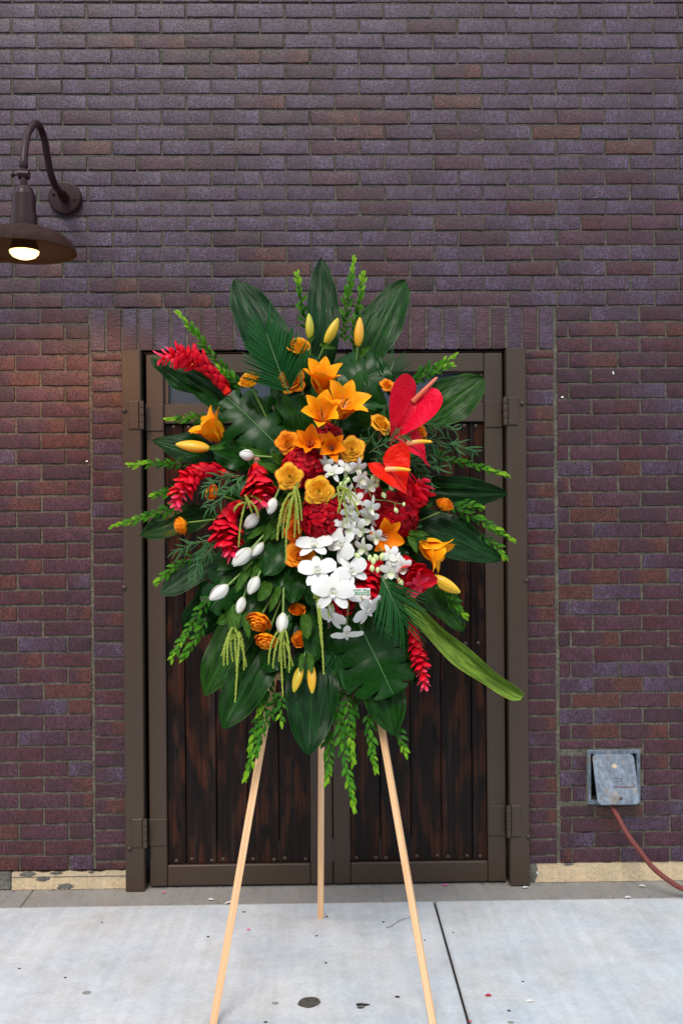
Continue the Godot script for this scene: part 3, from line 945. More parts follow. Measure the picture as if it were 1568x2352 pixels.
# ---------------------------------------------------------------- the ground
func build_ground() -> void:
	structure("ground", box_mesh(Vector3(-120, -0.30, -40), Vector3(120, -0.14, 160), mats.asphalt, 0.0))
	var jx := 0.357
	structure("joint_soil", box_mesh(Vector3(-6, -0.10, -0.3), Vector3(6, -0.012, 3.3), mats.dirt, 0.0))
	var ap := structure("threshold_pavement", box_mesh(Vector3(-4, -0.09, -0.3), Vector3(X(50.0) + 0.04, -0.002, 0.178), mats.apron, 0.004))
	part(ap, "slab", box_mesh(Vector3(X(50.0) + 0.0425, -0.09, -0.3), Vector3(5, -0.002, 0.178), mats.apron, 0.004))
	var pv := structure("pavement", box_mesh(Vector3(-6, -0.10, 0.1815), Vector3(jx - 0.0045, 0.0, 3.3), mats.pavement, 0.006))
	part(pv, "slab", box_mesh(Vector3(jx + 0.0045, -0.10, 0.1815), Vector3(6, 0.0, 3.3), mats.pavement, 0.006))
	structure("kerb", box_mesh(Vector3(-40, -0.14, 3.304), Vector3(40, -0.001, 3.45), mats.pavement, 0.012))
	# marks on the concrete
	var y := 0.0006
	for q in [[710.0, 2302.0, 0.036, 0.036, "damp", 3], [828.0, 2314.0, 0.012, 0.008, "damp", 7], [632.0, 2304.0, 0.012, 0.010, "apron", 9], [200.0, 2280.0, 0.016, 0.012, "apron", 11]]:
		part(pv, "stain", blot_mesh(q[2], q[3], mats[q[4]], q[5], 0.0004, 0.10), Transform3D(Basis.IDENTITY, floor_at(q[0], q[1], y)))
	part(pv, "stain", blot_mesh(0.010, 0.009, mats.apron, 21, 0.0004, 0.12), Transform3D(Basis.IDENTITY, floor_at(1172.0, 2348.0, y)))
	for q in [[832.0, 2308.0, 0.017, 0.010], [912.0, 2290.0, 0.008, 0.004], [750.0, 2106.0, 0.005, 0.004], [727.0, 2150.0, 0.004, 0.003], [748.0, 2212.0, 0.004, 0.003], [975.0, 2160.0, 0.003, 0.003], [880.0, 2118.0, 0.005, 0.003], [1040.0, 2142.0, 0.003, 0.002], [1200.0, 2255.0, 0.003, 0.002], [1168.0, 2322.0, 0.005, 0.003], [235.0, 2120.0, 0.003, 0.002], [478.0, 2152.0, 0.005, 0.003], [150.0, 2246.0, 0.004, 0.002], [45.0, 2225.0, 0.004, 0.002], [610.0, 2348.0, 0.005, 0.003], [560.0, 2095.0, 0.006, 0.003]]:
		part(pv, "tar_spot", blot_mesh(q[2], q[3], mats.dirt, int(q[0]), 0.0025, 0.55), Transform3D(Basis.IDENTITY, floor_at(q[0], q[1], y)))
	var tw := PackedVector3Array()
	for q in 12: tw.append(floor_at(lerpf(886.0, 955.0, q / 11.0), lerpf(2131.0, 2098.0, q / 11.0) + sin(q * 0.9) * 2.0, 0.003))
	solo("twig", "thin dark twig lying on the pavement behind the right easel leg", "twig", tube_mesh(tw, 0.0010, 0.0006, mats.woody, 5))
	var crumbs := Shape.new()
	for q in 230:   # grit and leaf crumbs gathered along the edges
		var onwall := q % 3 > 0
		var p := Vector3(rng.randf_range(-1.5, 1.6), 0.001, rng.randf_range(-0.012, 0.012) + (0.012 if onwall else 0.180))
		if onwall and p.x > X(330.0) and p.x < X(1160.0): p.z -= 0.0
		var g := blade({"length": rng.randf_range(0.003, 0.009), "width": 0.004, "rows": 2, "cols": 2, "arch": 0.2})
		crumbs.add(g, Transform3D(frame(Vector3(rng.randf_range(-1, 1), 0.15, rng.randf_range(-0.6, 0.6)), Vector3.UP), p))
	var cr := solo("litter", "dark grit and leaf crumbs along the foot of the wall", "litter", crumbs.mesh(mats.dirt))
	cr.set_meta("kind", "stuff")
	# fallen petals
	make("petal_fallen_red", Color(0.55, 0.01, 0.04), 0.5)
	make("petal_fallen_pink", Color(0.75, 0.10, 0.32), 0.5)
	var tints := {"white": mats.white_petal, "red": mats.petal_fallen_red, "pink": mats.petal_fallen_pink}
	for q in [[1206.0, 2038.0, 0.026, "white", "fallen white petal beside the foot of the hose-side door post"], [1474.0, 2035.0, 0.030, "white", "fallen white petal on the dark strip under the hose"], [1441.0, 2061.0, 0.028, "white", "fallen white petal at the edge of dark strip and pavement by the hose"], [1216.0, 2299.0, 0.026, "white", "white petal lying alone in the middle of the bright pavement"], [1121.0, 2286.0, 0.022, "red", "small red petal on the bright pavement beside the slab joint"], [1022.0, 2033.0, 0.024, "pink", "pink petal in front of the hose-side door"], [484.0, 2066.0, 0.026, "white", "white petal on the dark strip in front of the lamp-side door"], [530.0, 2073.0, 0.050, "white", "long narrow white petal next to the lamp-side easel leg"], [376.0, 2050.0, 0.018, "pink", "small pink petal by the foot of the lamp-side door post"], [1078.0, 2346.0, 0.014, "red", "tiny red shred near the slab joint at the pavement's near edge"], [571.0, 2135.0, 0.016, "pink", "dull pink shred on pavement between the front and rear easel legs"]]:
		var sh := blade({"length": q[2], "width": q[2] * (0.25 if q[2] > 0.04 else 0.62), "a": 0.5, "b": 0.4, "arch": 0.10, "cup": -0.15, "rows": 6, "cols": 4})
		var dr := Vector3(1.0, 0.0, rng.randf_range(-0.5, 0.5))
		solo("fallen_petal", q[4], "petal", sh.mesh(tints[q[3]]), Transform3D(frame(dr, Vector3.UP), floor_at(q[0], q[1], 0.003) - dr * q[2] * 0.5), "fallen petals")

func floor_at(px: float, py: float, y := 0.0) -> Vector3:
	var d := eye_turn * Vector3((px - 784.0) / FOCAL, -(py - 1176.0) / FOCAL, -1.0)
	return EYE + d * ((y - EYE.y) / d.y)


func build_opposite() -> void:   # unseen building added opposite, tall and dark to dim reflections on leaves and wall
	var b := thing("unseen_building", "unseen long brown building added across the street, facing the brick wall", "building", Vector3(0, -0.14, 26))
	part(b, "facade", box_mesh(Vector3(-45, 0, 0), Vector3(45, 9.0, 9), mats.far_wall, 0.0))
	part(b, "cornice", box_mesh(Vector3(-45.3, 9.0, -0.3), Vector3(45.3, 9.4, 9.3), mats.steel_paint, 0.02))
	for k in 15:
		var w := part(b, "window", box_mesh(Vector3(-41.5 + 5.7 * k, 0.9, -0.03), Vector3(-38.5 + 5.7 * k, 3.2, 0.02), mats.bronze_paint, 0.0))
		part(w, "sill", box_mesh(Vector3(-41.7 + 5.7 * k, 0.78, -0.12), Vector3(-38.3 + 5.7 * k, 0.9, 0.02), mats.bare_cement, 0.01))


# ---------------------------------------------------------------- easel
func build_easel() -> void:
	var e := thing("easel", "plain pine tripod easel carrying the standing spray of flowers", "easel", Vector3(-0.06, 0, 0.9))
	var o := Vector3(-0.06, 0, 0.9)
	var apex := Vector3(-0.076, 1.93, 0.65)
	var feet := [floor_at(489.0, 2356.0), floor_at(994.5, 2354.0), floor_at(736.0, 2109.0)]
	for k in 3:
		var f: Vector3 = feet[k] - o
		var t := apex - o + Vector3([-0.012, 0.012, 0.0][k], 0, [0.006, 0.006, -0.03][k])
		var s := Shape.new()
		var len := f.distance_to(t)
		s.box(Vector3(-0.0098, 0, -0.0098), Vector3(0.0098, len, 0.0098), 0.0016)
		for q in s.u.size(): s.u[q] = Vector2(s.v[q].x + s.v[q].z + 0.37 * k, s.v[q].y + 0.2 * k)
		part(e, "leg", s.mesh(mats.raw_pine), Transform3D(frame(t - f, Vector3(0.35 * [1, -1, 0.9][k], 0, 1)), f))
	var c0 := at(622.0, 1553.0, 0.898) - o
	var c1 := at(892.0, 1553.0, 0.898) - o
	var cb := Shape.new()
	cb.box(Vector3(-0.0105, 0, -0.010), Vector3(0.0105, c0.distance_to(c1), 0.010), 0.0016)
	for q in cb.u.size(): cb.u[q] = Vector2(cb.v[q].x + cb.v[q].z, cb.v[q].y + 0.7)
	part(e, "crossbar", cb.mesh(mats.raw_pine), Transform3D(frame(c1 - c0, Vector3.BACK), c0))


# ---------------------------------------------------------------- foliage
func big_leaf(called: String, label: String, category: String, group: String, b: Vector3, t: Vector3, wide: float, material: Material, q := {}) -> MeshInstance3D:
	var L := b.distance_to(t)
	var d := {"length": L, "width": wide, "a": 0.62, "b": 0.72, "arch": 0.07, "fold": 0.16, "rows": 30, "cols": 18, "pleat": 0.0045, "wave": 0.008, "curl": rng.randf_range(0.0, 0.06), "phase": rng.randf() * 6.0}
	d.merge(q, true)
	var s := blade(d)
	var o := solo(called, label, category, s.mesh(material), Transform3D(frame(t - b, Vector3(q.get("lean", 0.0), q.get("tilt", 0.12), 1), 1.0, q.get("roll", 0.0)), b), group)
	return o

func stalk(parent: Node3D, a: Vector3, b: Vector3, r0: float, r1: float, material: Material, sag := Vector3.ZERO, called := "stem") -> MeshInstance3D:   # world points
	var inv := parent.transform.affine_inverse()
	var p := bez_path(a, (a + b) / 2 + sag, b, 8)
	for k in p.size(): p[k] = inv * p[k]
	var sc := parent.transform.basis.get_scale().x
	return part(parent, called, tube_mesh(p, r0 / sc, r1 / sc, material, 7))

func build_leaves() -> void:
	var g := "long pointed leaves fanned round the spray"
	# base, tip, width, offset at base and tip, roll, arch, label, extra
	var list := [
		[742, 872, 737, 599, 80, -0.05, -0.08, 0.1, "tall upright dark leaf at the very top of the spray between two lily buds"],
		[655, 880, 537, 646, 118, -0.05, -0.07, 0.30, "upright dark leaf with a palm frond lying across it, lamp side of the top"],
		[828, 862, 931, 647, 112, -0.05, -0.07, -0.34, "upright dark leaf leaning away from the lamp, at the spray's top"],
		[572, 965, 372, 826, 98, -0.05, -0.04, 0.45, "dark leaf under the highest red ginger, reaching to the upper lamp-side hinge"],
		[530, 1072, 351, 1014, 84, -0.05, -0.02, 0.5, "dark leaf behind the single sideways yellow lily bud"],
		[500, 1180, 321, 1233, 72, -0.05, -0.02, 0.35, "dark leaf behind the lamp-side rose, its tip crossing the door post gap"],
		[512, 1275, 367, 1370, 66, -0.03, 0.0, 0.2, "greyish striped leaf pointing down toward the lamp-side stile"],
		[530, 1340, 418, 1456, 105, -0.06, -0.03, -0.5, "short broad dark leaf curling down behind a myrtle sprig, lamp side"],
		[590, 1385, 471, 1602, 96, -0.05, 0.0, 0.35, "long dark leaf pointing down, outermost of the bottom leaves on the lamp side"],
		[636, 1440, 514, 1677, 104, -0.03, 0.02, 0.1, "dark leaf hanging in front of the lamp-side easel leg's top"],
		[722, 1470, 708, 1737, 118, -0.02, 0.05, -0.05, "broad leaf hanging lowest of all at the bottom middle"],
		[836, 1480, 904, 1692, 106, -0.03, 0.02, -0.3, "dark leaf hanging over the top of the easel leg opposite the lamp"],
		[905, 1190, 1147, 1291, 108, -0.05, -0.04, -0.35, "broad dark leaf behind the sideways trumpet lily, reaching to the door post"],
		[920, 1118, 1165, 1131, 78, -0.05, -0.03, 0.4, "glossy leaf pointing level at the hose-side door post"],
		[975, 975, 1111, 872, 120, -0.05, -0.03, -0.35, "broad glossy leaf behind the large pink anthurium"],
		[950, 1310, 1060, 1452, 84, -0.05, -0.03, -0.4, "dark leaf behind the lowest yellow bud, pointing down beside a myrtle sprig"],
		[905, 1410, 950, 1571, 66, -0.06, -0.02, -0.2, "small dark leaf between split leaf and lowest red ginger"],
	]
	for r in list:
		var pale: bool = r[8].begins_with("greyish")
		big_leaf("pointed_leaf", r[8], "leaf", g, spray(r[0], r[1], r[5]), spray(r[2], r[3], r[6]), m(r[4]), mats.blade_pale if pale else [mats.blade_green, mats.blade_deep, mats.blade_fresh, mats.blade_green, mats.blade_deep][(int(r[0]) + int(r[3])) % 5], {"roll": r[7]})
	# the folded flap of the leaf under the ginger
	big_leaf("pointed_leaf", "short bright leaf flap folded over under the highest red ginger head", "leaf", g, spray(470, 905, 0.0), spray(352, 819, 0.0), m(42), mats.salal_green, {"roll": -0.7, "arch": 0.12})
	# rolled light leaf
	var rb := spray(935, 1375, 0.06)
	var rt := spray(1201, 1599, 0.10)
	var ro := big_leaf("rolled_leaf", "long light green leaf rolled along its length, sloping down past the door post", "leaf", "", rb, rt, m(66), mats.blade_lime, {"a": 0.30, "b": 0.30, "fold": 0.75, "arch": 0.02, "sweep": 0.03, "roll": 0.5, "neck": 0.25})
	stalk(ro, rb, rb + (rb - rt).normalized() * 0.1 - Vector3(0, 0, 0.05), 0.006, 0.008, mats.stem_green, Vector3.ZERO, "stalk")
	# smooth oval leaves in the middle
	var ov := [
		[655, 1238, 607, 1325, 62, 0.06, 0.10, 0.0, "smooth oval leaf below the big pair of tulips"],
		[668, 1262, 630, 1356, 56, 0.03, 0.07, 0.4, "oval leaf tucked under another beside the amaranth tassels"],
		[684, 1292, 668, 1388, 52, 0.05, 0.08, -0.1, "oval dark leaf hanging between tulips and white orchids"],
		[716, 1305, 715, 1392, 46, 0.04, 0.07, -0.3, "narrow oval leaf just behind the lowest orchid tassels"],
		[722, 1418, 722, 1522, 46, 0.04, 0.08, 0.3, "curled leaf hanging above the two bottom lily buds"],
		[780, 972, 878, 958, 54, 0.05, 0.09, 0.1, "dark leaf under the topmost orange lilies, next to a yellow rose"],
		[776, 946, 890, 936, 30, 0.05, 0.08, -0.5, "narrow leaf edge under the split leaf, beside the pink anthurium"],
		[590, 1060, 488, 1034, 66, 0.02, 0.06, -0.1, "wide blunt leaf under the split leaf, beside the small level tulip"],
		[700, 1000, 646, 892, 76, 0.01, 0.03, 0.3, "dark leaf behind the orange lilies, next to the lamp-side split leaf"],
		[640, 1195, 560, 1228, 56, 0.0, 0.02, 0.1, "dark leaf behind the drooping white tulips"],
		[630, 1090, 652, 1020, 34, 0.04, 0.06, -0.4, "small upright leaf beside the orange front-facing rose"],
		[800, 1100, 838, 1082, 30, 0.10, 0.13, 0.0, "small leaf among the topmost small orchids"],
		[640, 1300, 540, 1345, 70, 0.0, 0.02, 0.2, "broad dark leaf behind the lower tulips"],
		[880, 1240, 940, 1290, 40, 0.0, 0.02, 0.2, "thin dark leaf behind the orange lily on the hose side"],
		[700, 1395, 640, 1480, 60, -0.02, 0.0, 0.2, "dark leaf deep behind the lower orange roses"],
		[760, 1440, 765, 1540, 66, -0.01, 0.02, 0.2, "dark lobe-like leaf beside the lowest split leaf"],
		[610, 1130, 540, 1112, 50, 0.02, 0.04, 0.2, "dark leaf between the level tulip and the short ginger"],
		[640, 1150, 588, 1225, 44, 0.05, 0.08, -0.3, "oval leaf beside the tulip that hangs straight down"],
		[612, 1360, 560, 1420, 50, 0.03, 0.06, 0.3, "oval leaf behind the slim tulip and the lamp-side tassels"],
		[650, 1480, 600, 1540, 56, 0.02, 0.05, -0.2, "oval leaf under the lower hanging rose pair"],
		[900, 1070, 985, 1098, 44, 0.02, 0.04, 0.3, "oval leaf under the narrow-leaved sprigs on the hose side"],
		[860, 1350, 930, 1372, 40, 0.04, 0.08, 0.0, "oval leaf below the round ginger head"],
		[690, 890, 705, 800, 60, -0.02, 0.0, 0.2, "dark leaf behind the topmost rose"],
	]
	for r in ov:
		big_leaf("oval_leaf", r[8], "leaf", "smooth oval leaves in the spray", spray(r[0], r[1], r[5]), spray(r[2], r[3], r[6]), m(r[4]), mats.salal_green, {"roll": r[7], "a": 0.55, "b": 0.55, "arch": 0.09, "pleat": 0.0008, "cols": 8, "rows": 14})
	# fresh soft leaves of tulips and amaranth
	var soft := [
		[622, 1054, 552, 1028, 15, "long fresh tulip leaf above the small level tulip"], [648, 1090, 589, 1060, 20, "fresh pale tulip leaf above the middle red ginger"], [652, 1068, 622, 1036, 24, "folded fresh leaf next to the split leaf's stalk"],
		[614, 1208, 566, 1240, 17, "fresh narrow leaf pointing down above the paired tulips"], [636, 1190, 605, 1242, 24, "fresh leaf hanging beside the tassels, above the paired tulips"], [642, 1202, 621, 1242, 20, "fresh leaf tip right behind the longest tassels"],
		[577, 1294, 542, 1364, 20, "fresh leaf along the stem of the lowest lamp-side tulip"], [618, 1335, 594, 1382, 30, "fresh pointed leaf between lower tulips and roses"], [642, 1345, 617, 1408, 18, "narrow fresh leaf above the single front tulip"],
		[600, 1290, 575, 1330, 16, "fresh leaf above the small lower tulip"], [545, 1385, 536, 1464, 30, "veined leaf over the top of the lamp-side tassels"], [560, 1400, 572, 1468, 18, "narrow veined leaf beside the lamp-side tassels"], [540, 1405, 496, 1432, 26, "crinkled leaf sticking out toward the lamp-side stile"],
		[650, 1128, 690, 1122, 24, "veined leaf over the central tassels, under a rose"], [692, 1132, 716, 1168, 22, "veined leaf folded between two yellow roses"], [706, 1135, 700, 1205, 30, "dark pointed leaf hanging beside the central tassels"], [655, 1140, 640, 1152, 20, "round greyish leaf beside the drooping tulip stem"],
		[700, 1410, 706, 1470, 26, "fresh leaf under the orchids near a half-hidden rose"], [672, 1520, 655, 1545, 14, "slim leaf on the stem of the lamp-side bottom bud"], [694, 1500, 690, 1545, 12, "slim leaf between the two bottom buds"],
		[712, 1500, 716, 1548, 16, "slim leaf curling over the hose-side bottom bud"], [938, 1230, 958, 1272, 16, "slim bright leaf below the hose-side lily stem"], [935, 1222, 990, 1228, 14, "slim bright leaf reaching out over the broad dark leaf"], [735, 790, 770, 800, 14, "slim leaf at the base of the tilted yellow bud"],
		[700, 800, 722, 770, 12, "slim leaf at the base of the green upright bud"], [825, 820, 850, 796, 16, "small leaf at the base of the upright yellow bud"], [480, 1030, 520, 1028, 12, "green sheath leaf behind the sideways yellow bud"], [985, 1330, 1008, 1352, 14, "small leaf along the lowest yellow bud"],
	]
	for r in soft:
		big_leaf("fresh_leaf", r[5], "leaf", "fresh soft leaves in the spray", spray(r[0], r[1], 0.08), spray(r[2], r[3], 0.11), m(r[4]), mats.soft_green, {"roll": rng.randf_range(-0.4, 0.4), "a": 0.5, "b": 0.65, "arch": 0.10, "pleat": 0.0008, "fold": 0.3, "cols": 6, "rows": 12, "wave": 0.003})

func split_leaf(label: String, b: Vector3, t: Vector3, wide: float, roll: float, seed: int, lean := Vector3(0, 0.15, 1)) -> void:
	var r := RandomNumberGenerator.new()
	r.seed = seed
	var L := b.distance_to(t) * 1.0
	var o := thing("split_leaf", label, "leaf", b, "split leaves in the spray", frame(t - b, lean, 1.0, roll))
	var rimy := func(th: float) -> Vector2:   # heart outline, th 0 at the tip, PI at the notch
		var sy := 0.60 * L * cos(th) if th < PI / 2 else 0.52 * L * cos(th)
		return Vector2(0.5 * wide * pow(sin(th), 0.85), 0.40 * L + sy)
	for side in [-1.0, 1.0]:
		var s := Shape.new()
		var cuts := [0.0, 0.14, 0.31, 0.48, 0.65, 0.82, 1.0]
		for k in 6:
			var s0: float = cuts[k]
			var s1: float = cuts[k + 1]
			var gap := r.randf_range(0.26, 0.50) if r.randf() < 0.7 else 0.0
			var deep := r.randf_range(0.34, 0.55)
			var p := PackedVector3Array()
			var c := PackedColorArray()
			for y in 11:
				var q := y / 10.0
				for x in 7:
					var e := x / 6.0
					var sp := smoothstep(deep, deep + 0.25, q) * gap
					var sm := lerpf(s0, s1, 0.5 + (e - 0.5) * (1.0 - sp))
					if k == 5 and e > 0.99: sm = 1.0
					if k == 0 and e < 0.01: sm = 0.0
					var th := lerpf(0.955 * PI, 0.0, pow(sm, 0.92))
					var end: Vector2 = rimy.call(th)
					var sma := lerpf(s0, s1, e)
					var mid := Vector2(0, sma * L * 0.92)
					var round := 1.0 - 0.10 * pow(absf(2.0 * e - 1.0), 3.0) * (1.0 if gap > 0 else 0.0)
					var w := mid.lerp(end, q * round)
					w.y += sin(q * PI) * 0.03 * L
					var xx: float = w.x * side
					var zz: float = 0.16 * absf(xx) - 0.9 * xx * xx / wide - 0.35 * w.y * w.y / L * 0.5 + 0.004 * sin(e * PI) * q + 0.0018 * sin(w.y * 60.0 + seed)
					p.append(Vector3(xx, w.y, zz))
					var rib := smoothstep(0.12, 0.0, absf(e - 0.5)) * 0.35 * (1.0 - q)
					var rim := smoothstep(0.93, 1.0, q) * 0.3
					c.append(Color(1.0 + rim * 1.6 + rib, 1.0 + rib + rim * 0.6, 1.0 + rib * 0.6))
			s.grid(p, 7, 11, c)
		part(o, "half_blade", s.mesh(mats.broad_green))
	var rib := PackedVector3Array()
	for k in 13:
		var yy := L * k / 12.0 * 0.97
		rib.append(Vector3(0, yy, -0.175 * yy * yy / L + 0.0012 + 0.0018 * sin(yy * 60.0 + seed)))
	part(o, "midrib", tube_mesh(rib, 0.0030, 0.0010, mats.broad_rib, 6))
	part(o, "stalk", tube_mesh(bez_path(Vector3.ZERO, Vector3(0, -0.05, -0.01), Vector3(0, -0.09, -0.07), 6), 0.003, 0.0036, mats.broad_rib, 6))

func build_split_leaves() -> void:
	split_leaf("large split leaf on the lamp side, next to the half-hidden orange lily", spray(648, 1036, 0.05), spray(520, 900, 0.07), m(176), 0.15, 3)
	split_leaf("split leaf with wide dark fingers behind the topmost orange lilies", spray(772, 905, 0.02), spray(888, 835, 0.06), m(168), -0.15, 8)
	split_leaf("largest split leaf, low on the spray below the white orchids", spray(822, 1430, 0.04), spray(905, 1590, 0.10), m(200), -0.1, 5)
	split_leaf("split leaf behind the lowest lamp-side tulips", spray(590, 1270, 0.01), spray(478, 1395, 0.05), m(150), 0.1, 12)
	split_leaf("dark split leaf mostly hidden behind the topmost rose and lilies", spray(745, 900, 0.0), spray(715, 820, 0.0), m(110), 0.1, 21)

func palm(label: String, pts: Array, each: int, long: float, spread: float, z: float, seed: int, tip_long := 0.8, thin := 1.0) -> void:
	var r := RandomNumberGenerator.new()
	r.seed = seed
	var a := spray(pts[0], pts[1], z)
	var c := spray(pts[4], pts[5], z + 0.01)
	var mid := spray(pts[2], pts[3], z + 0.03)
	var o := thing("palm_frond", label, "palm frond", a, "palm fronds in the spray")
	part(o, "rachis", tube_mesh(bez_path(Vector3.ZERO, mid - a, c - a, 12), 0.0026, 0.0012, mats.broad_rib, 6))
	for k in each:
		var t := 0.06 + 0.94 * k / (each - 1.0)
		var p := bez(Vector3.ZERO, mid - a, c - a, t)
		var d := (bez(Vector3.ZERO, mid - a, c - a, minf(t + 0.02, 1.02)) - bez(Vector3.ZERO, mid - a, c - a, t - 0.02)).normalized()
		for sd in [-1.0, 1.0]:
			var lay: float = sd * spread * lerpf(1.15, 0.42, t) + r.randf_range(-0.06, 0.06)
			var dir := d.rotated(Vector3(0, 0.05, 1).normalized(), lay) + Vector3(0, 0, r.randf_range(0.05, 0.22))
			var len := long * lerpf(1.0, tip_long, t) * r.randf_range(0.9, 1.05) * (0.75 + 0.25 * sin(PI * minf(t + 0.25, 1.0)))
			var leaf := once("palm leaflet %d" % (k % 3), func(): return blade({"length": 1.0, "width": 0.068, "a": 0.25, "b": 0.6, "fold": 0.55, "arch": 0.03, "droop": 0.04 + 0.03 * (k % 3), "rows": 8, "cols": 2, "neck": 0.01}).mesh(mats.palm_green))
			part(o, "leaflet", leaf, Transform3D(frame(dir, Vector3(-0.3 * sd, 0, 1), len).scaled_local(Vector3(thin, 1, 1)), p))

func build_palms() -> void:
	palm("feathery palm frond in front of the upright lamp-side leaf at the top", [664, 905, 640, 850, 612, 765], 22, m(112), 0.86, 0.09, 4, 0.95)
	palm("small palm frond standing between upright dark leaf and pink anthurium", [886, 885, 893, 860, 904, 832], 8, m(72), 0.85, 0.0, 9, 0.9)
	palm("palm frond drooping across the lowest split leaf", [874, 1322, 894, 1360, 922, 1422], 17, m(120), 0.66, 0.15, 14, 0.9, 0.62)
	palm("little palm tip below the lowest orchid, between hanging leaves", [775, 1480, 770, 1510, 764, 1540], 8, m(56), 0.6, 0.02, 19)

func sprig(label: String, x0: float, y0: float, x1: float, y1: float, off: float, seed: int, lush := 1.0) -> void:
	var r := RandomNumberGenerator.new()
	r.seed = seed
	var a := spray(x0, y0, off)
	var c := spray(x1, y1, off + 0.02)
	var L := a.distance_to(c)
	var side := Vector3(-(c - a).y, (c - a).x, 0).normalized()
	var mid := (a + c) / 2 + side * r.randf_range(-0.05, 0.05) * L + Vector3(0, 0.0, 0.02)
	if absf(y1 - y0) < absf(x1 - x0): mid += Vector3(0, 0.06 * L, 0)
	var o := thing("myrtle_sprig", label, "sprig", a, "myrtle sprigs round the spray")
	part(o, "stem", tube_mesh(bez_path(Vector3.ZERO, mid - a, c - a, 8), 0.0016, 0.0007, mats.sprig_stem, 5))
	var n := int(L / 0.0100 * lush)
	for k in n:
		var t := (k + 0.5) / n
		var p := bez(Vector3.ZERO, mid - a, c - a, t)
		var d := (bez(Vector3.ZERO, mid - a, c - a, t + 0.03) - bez(Vector3.ZERO, mid - a, c - a, t - 0.03)).normalized()
		var sidev := d.cross(Vector3.BACK).normalized()
		var az := k * 2.4 + r.randf_range(-0.5, 0.5)
		var out := (sidev * cos(az) + Vector3.BACK * sin(az) * 0.9).normalized()
		var open := lerpf(0.85, 0.30, t * t) + r.randf_range(-0.15, 0.15)
		var dir := (d * cos(open) + out * sin(open)).normalized()
		var size := r.randf_range(0.023, 0.040) * lerpf(1.0, 0.72, t * t * t)
		var kind := 0 if t + r.randf_range(-0.25, 0.25) < 0.40 else (1 if t + r.randf_range(-0.15, 0.15) < 0.80 else 2)
		var material: Material = [mats.sprig_dark, mats.sprig_mid, mats.sprig_tip][kind]
		var leaf := once("sprig leaf %d %d" % [kind, k % 2], func(): return blade({"length": 1.0, "width": 0.40, "a": 0.5, "b": 0.75, "fold": 0.25, "arch": 0.06 + 0.05 * (k % 2), "droop": 0.1, "rows": 6, "cols": 4}).mesh(material))
		part(o, "leaf", leaf, Transform3D(frame(dir, d * -0.5 + Vector3(0, 0.2, 0.9), size), p))

func build_sprigs() -> void:
	var list := [
		[545, 890, 409, 717, -0.02, "myrtle sprig rising from the highest ginger toward the upright bricks"], [560, 895, 503, 846, 0.0, "short myrtle sprig in front of the lamp-side door glass"], [480, 965, 383, 963, -0.02, "myrtle sprig over the top screws of the lamp-side door"],
		[440, 1064, 298, 1067, 0.0, "level myrtle sprig crossing the lamp-side door post, upper of two"], [412, 1130, 351, 1139, -0.02, "small myrtle tip peeping out under the lamp-side ginger"], [430, 1162, 260, 1208, 0.0, "long myrtle sprig reaching furthest over the lamp-side post, lower of two"],
		[445, 1280, 360, 1336, 0.0, "myrtle sprig above the greyish striped leaf"], [482, 1370, 395, 1513, 0.03, "myrtle sprig drooping toward the mid-height screws, outer of a pair"], [474, 1420, 417, 1515, 0.02, "myrtle sprig drooping toward the mid-height screws, inner of a pair"],
		[702, 760, 682, 630, -0.08, "thin myrtle sprig standing beside the tall middle leaf on its lamp side"], [788, 785, 815, 592, -0.05, "tallest myrtle sprig standing beside the tall middle leaf"], [808, 795, 834, 627, -0.05, "second tallest myrtle sprig, behind the upright yellow bud"],
		[625, 735, 590, 672, -0.10, "myrtle tip peeping out behind the lamp-side upright leaf"], [940, 875, 1041, 820, -0.02, "upper myrtle sprig in front of the hose-side door's top rail"], [935, 885, 1037, 840, -0.01, "lower myrtle sprig in front of the hose-side door glass"],
		[985, 1046, 1166, 1093, 0.0, "myrtle sprig above the level glossy leaf, crossing to the door post"], [1035, 1160, 1177, 1241, 0.0, "myrtle sprig hanging over the hose-side stile beside the sideways rose"], [1050, 1158, 1108, 1168, -0.02, "little myrtle twig just beyond the sideways rose"],
		[1100, 1225, 1160, 1279, -0.04, "myrtle tip emerging from behind the broadest hose-side leaf"], [1000, 1345, 1069, 1414, -0.02, "myrtle sprig drooping just below the lowest yellow bud"], [642, 1590, 564, 1790, 0.0, "myrtle hanging down across the lamp-side easel leg, longest there"],
		[612, 1600, 573, 1720, -0.02, "myrtle hanging just outside the lamp-side easel leg"], [645, 1590, 646, 1658, 0.02, "short myrtle tip hanging below the crossbar end"], [770, 1600, 814, 1858, 0.02, "lowest hanging myrtle sprig, in front of the door seam"],
		[752, 1670, 752, 1794, 0.0, "myrtle sprig hanging beside the rear easel leg"], [792, 1560, 812, 1750, 0.0, "leafy myrtle hanging between the bottom leaves"], [770, 1560, 790, 1700, -0.01, "myrtle hanging close behind the lowest hanging sprig"],
		[845, 1640, 862, 1770, 0.0, "myrtle hanging beside the top of the hose-side easel leg"], [908, 1665, 931, 1729, -0.03, "small myrtle tip below the hanging leaf on the hose side"], [622, 1550, 594, 1640, -0.01, "myrtle twig hanging at the crossbar's lamp-side end"], [820, 1580, 806, 1690, -0.03, "myrtle strand hanging in the shade behind the bottom leaves"],
	]
	var k := 0
	for q in list:
		sprig(q[5], q[0], q[1], q[2], q[3], q[4], 70 + k, 1.35)
		k += 1

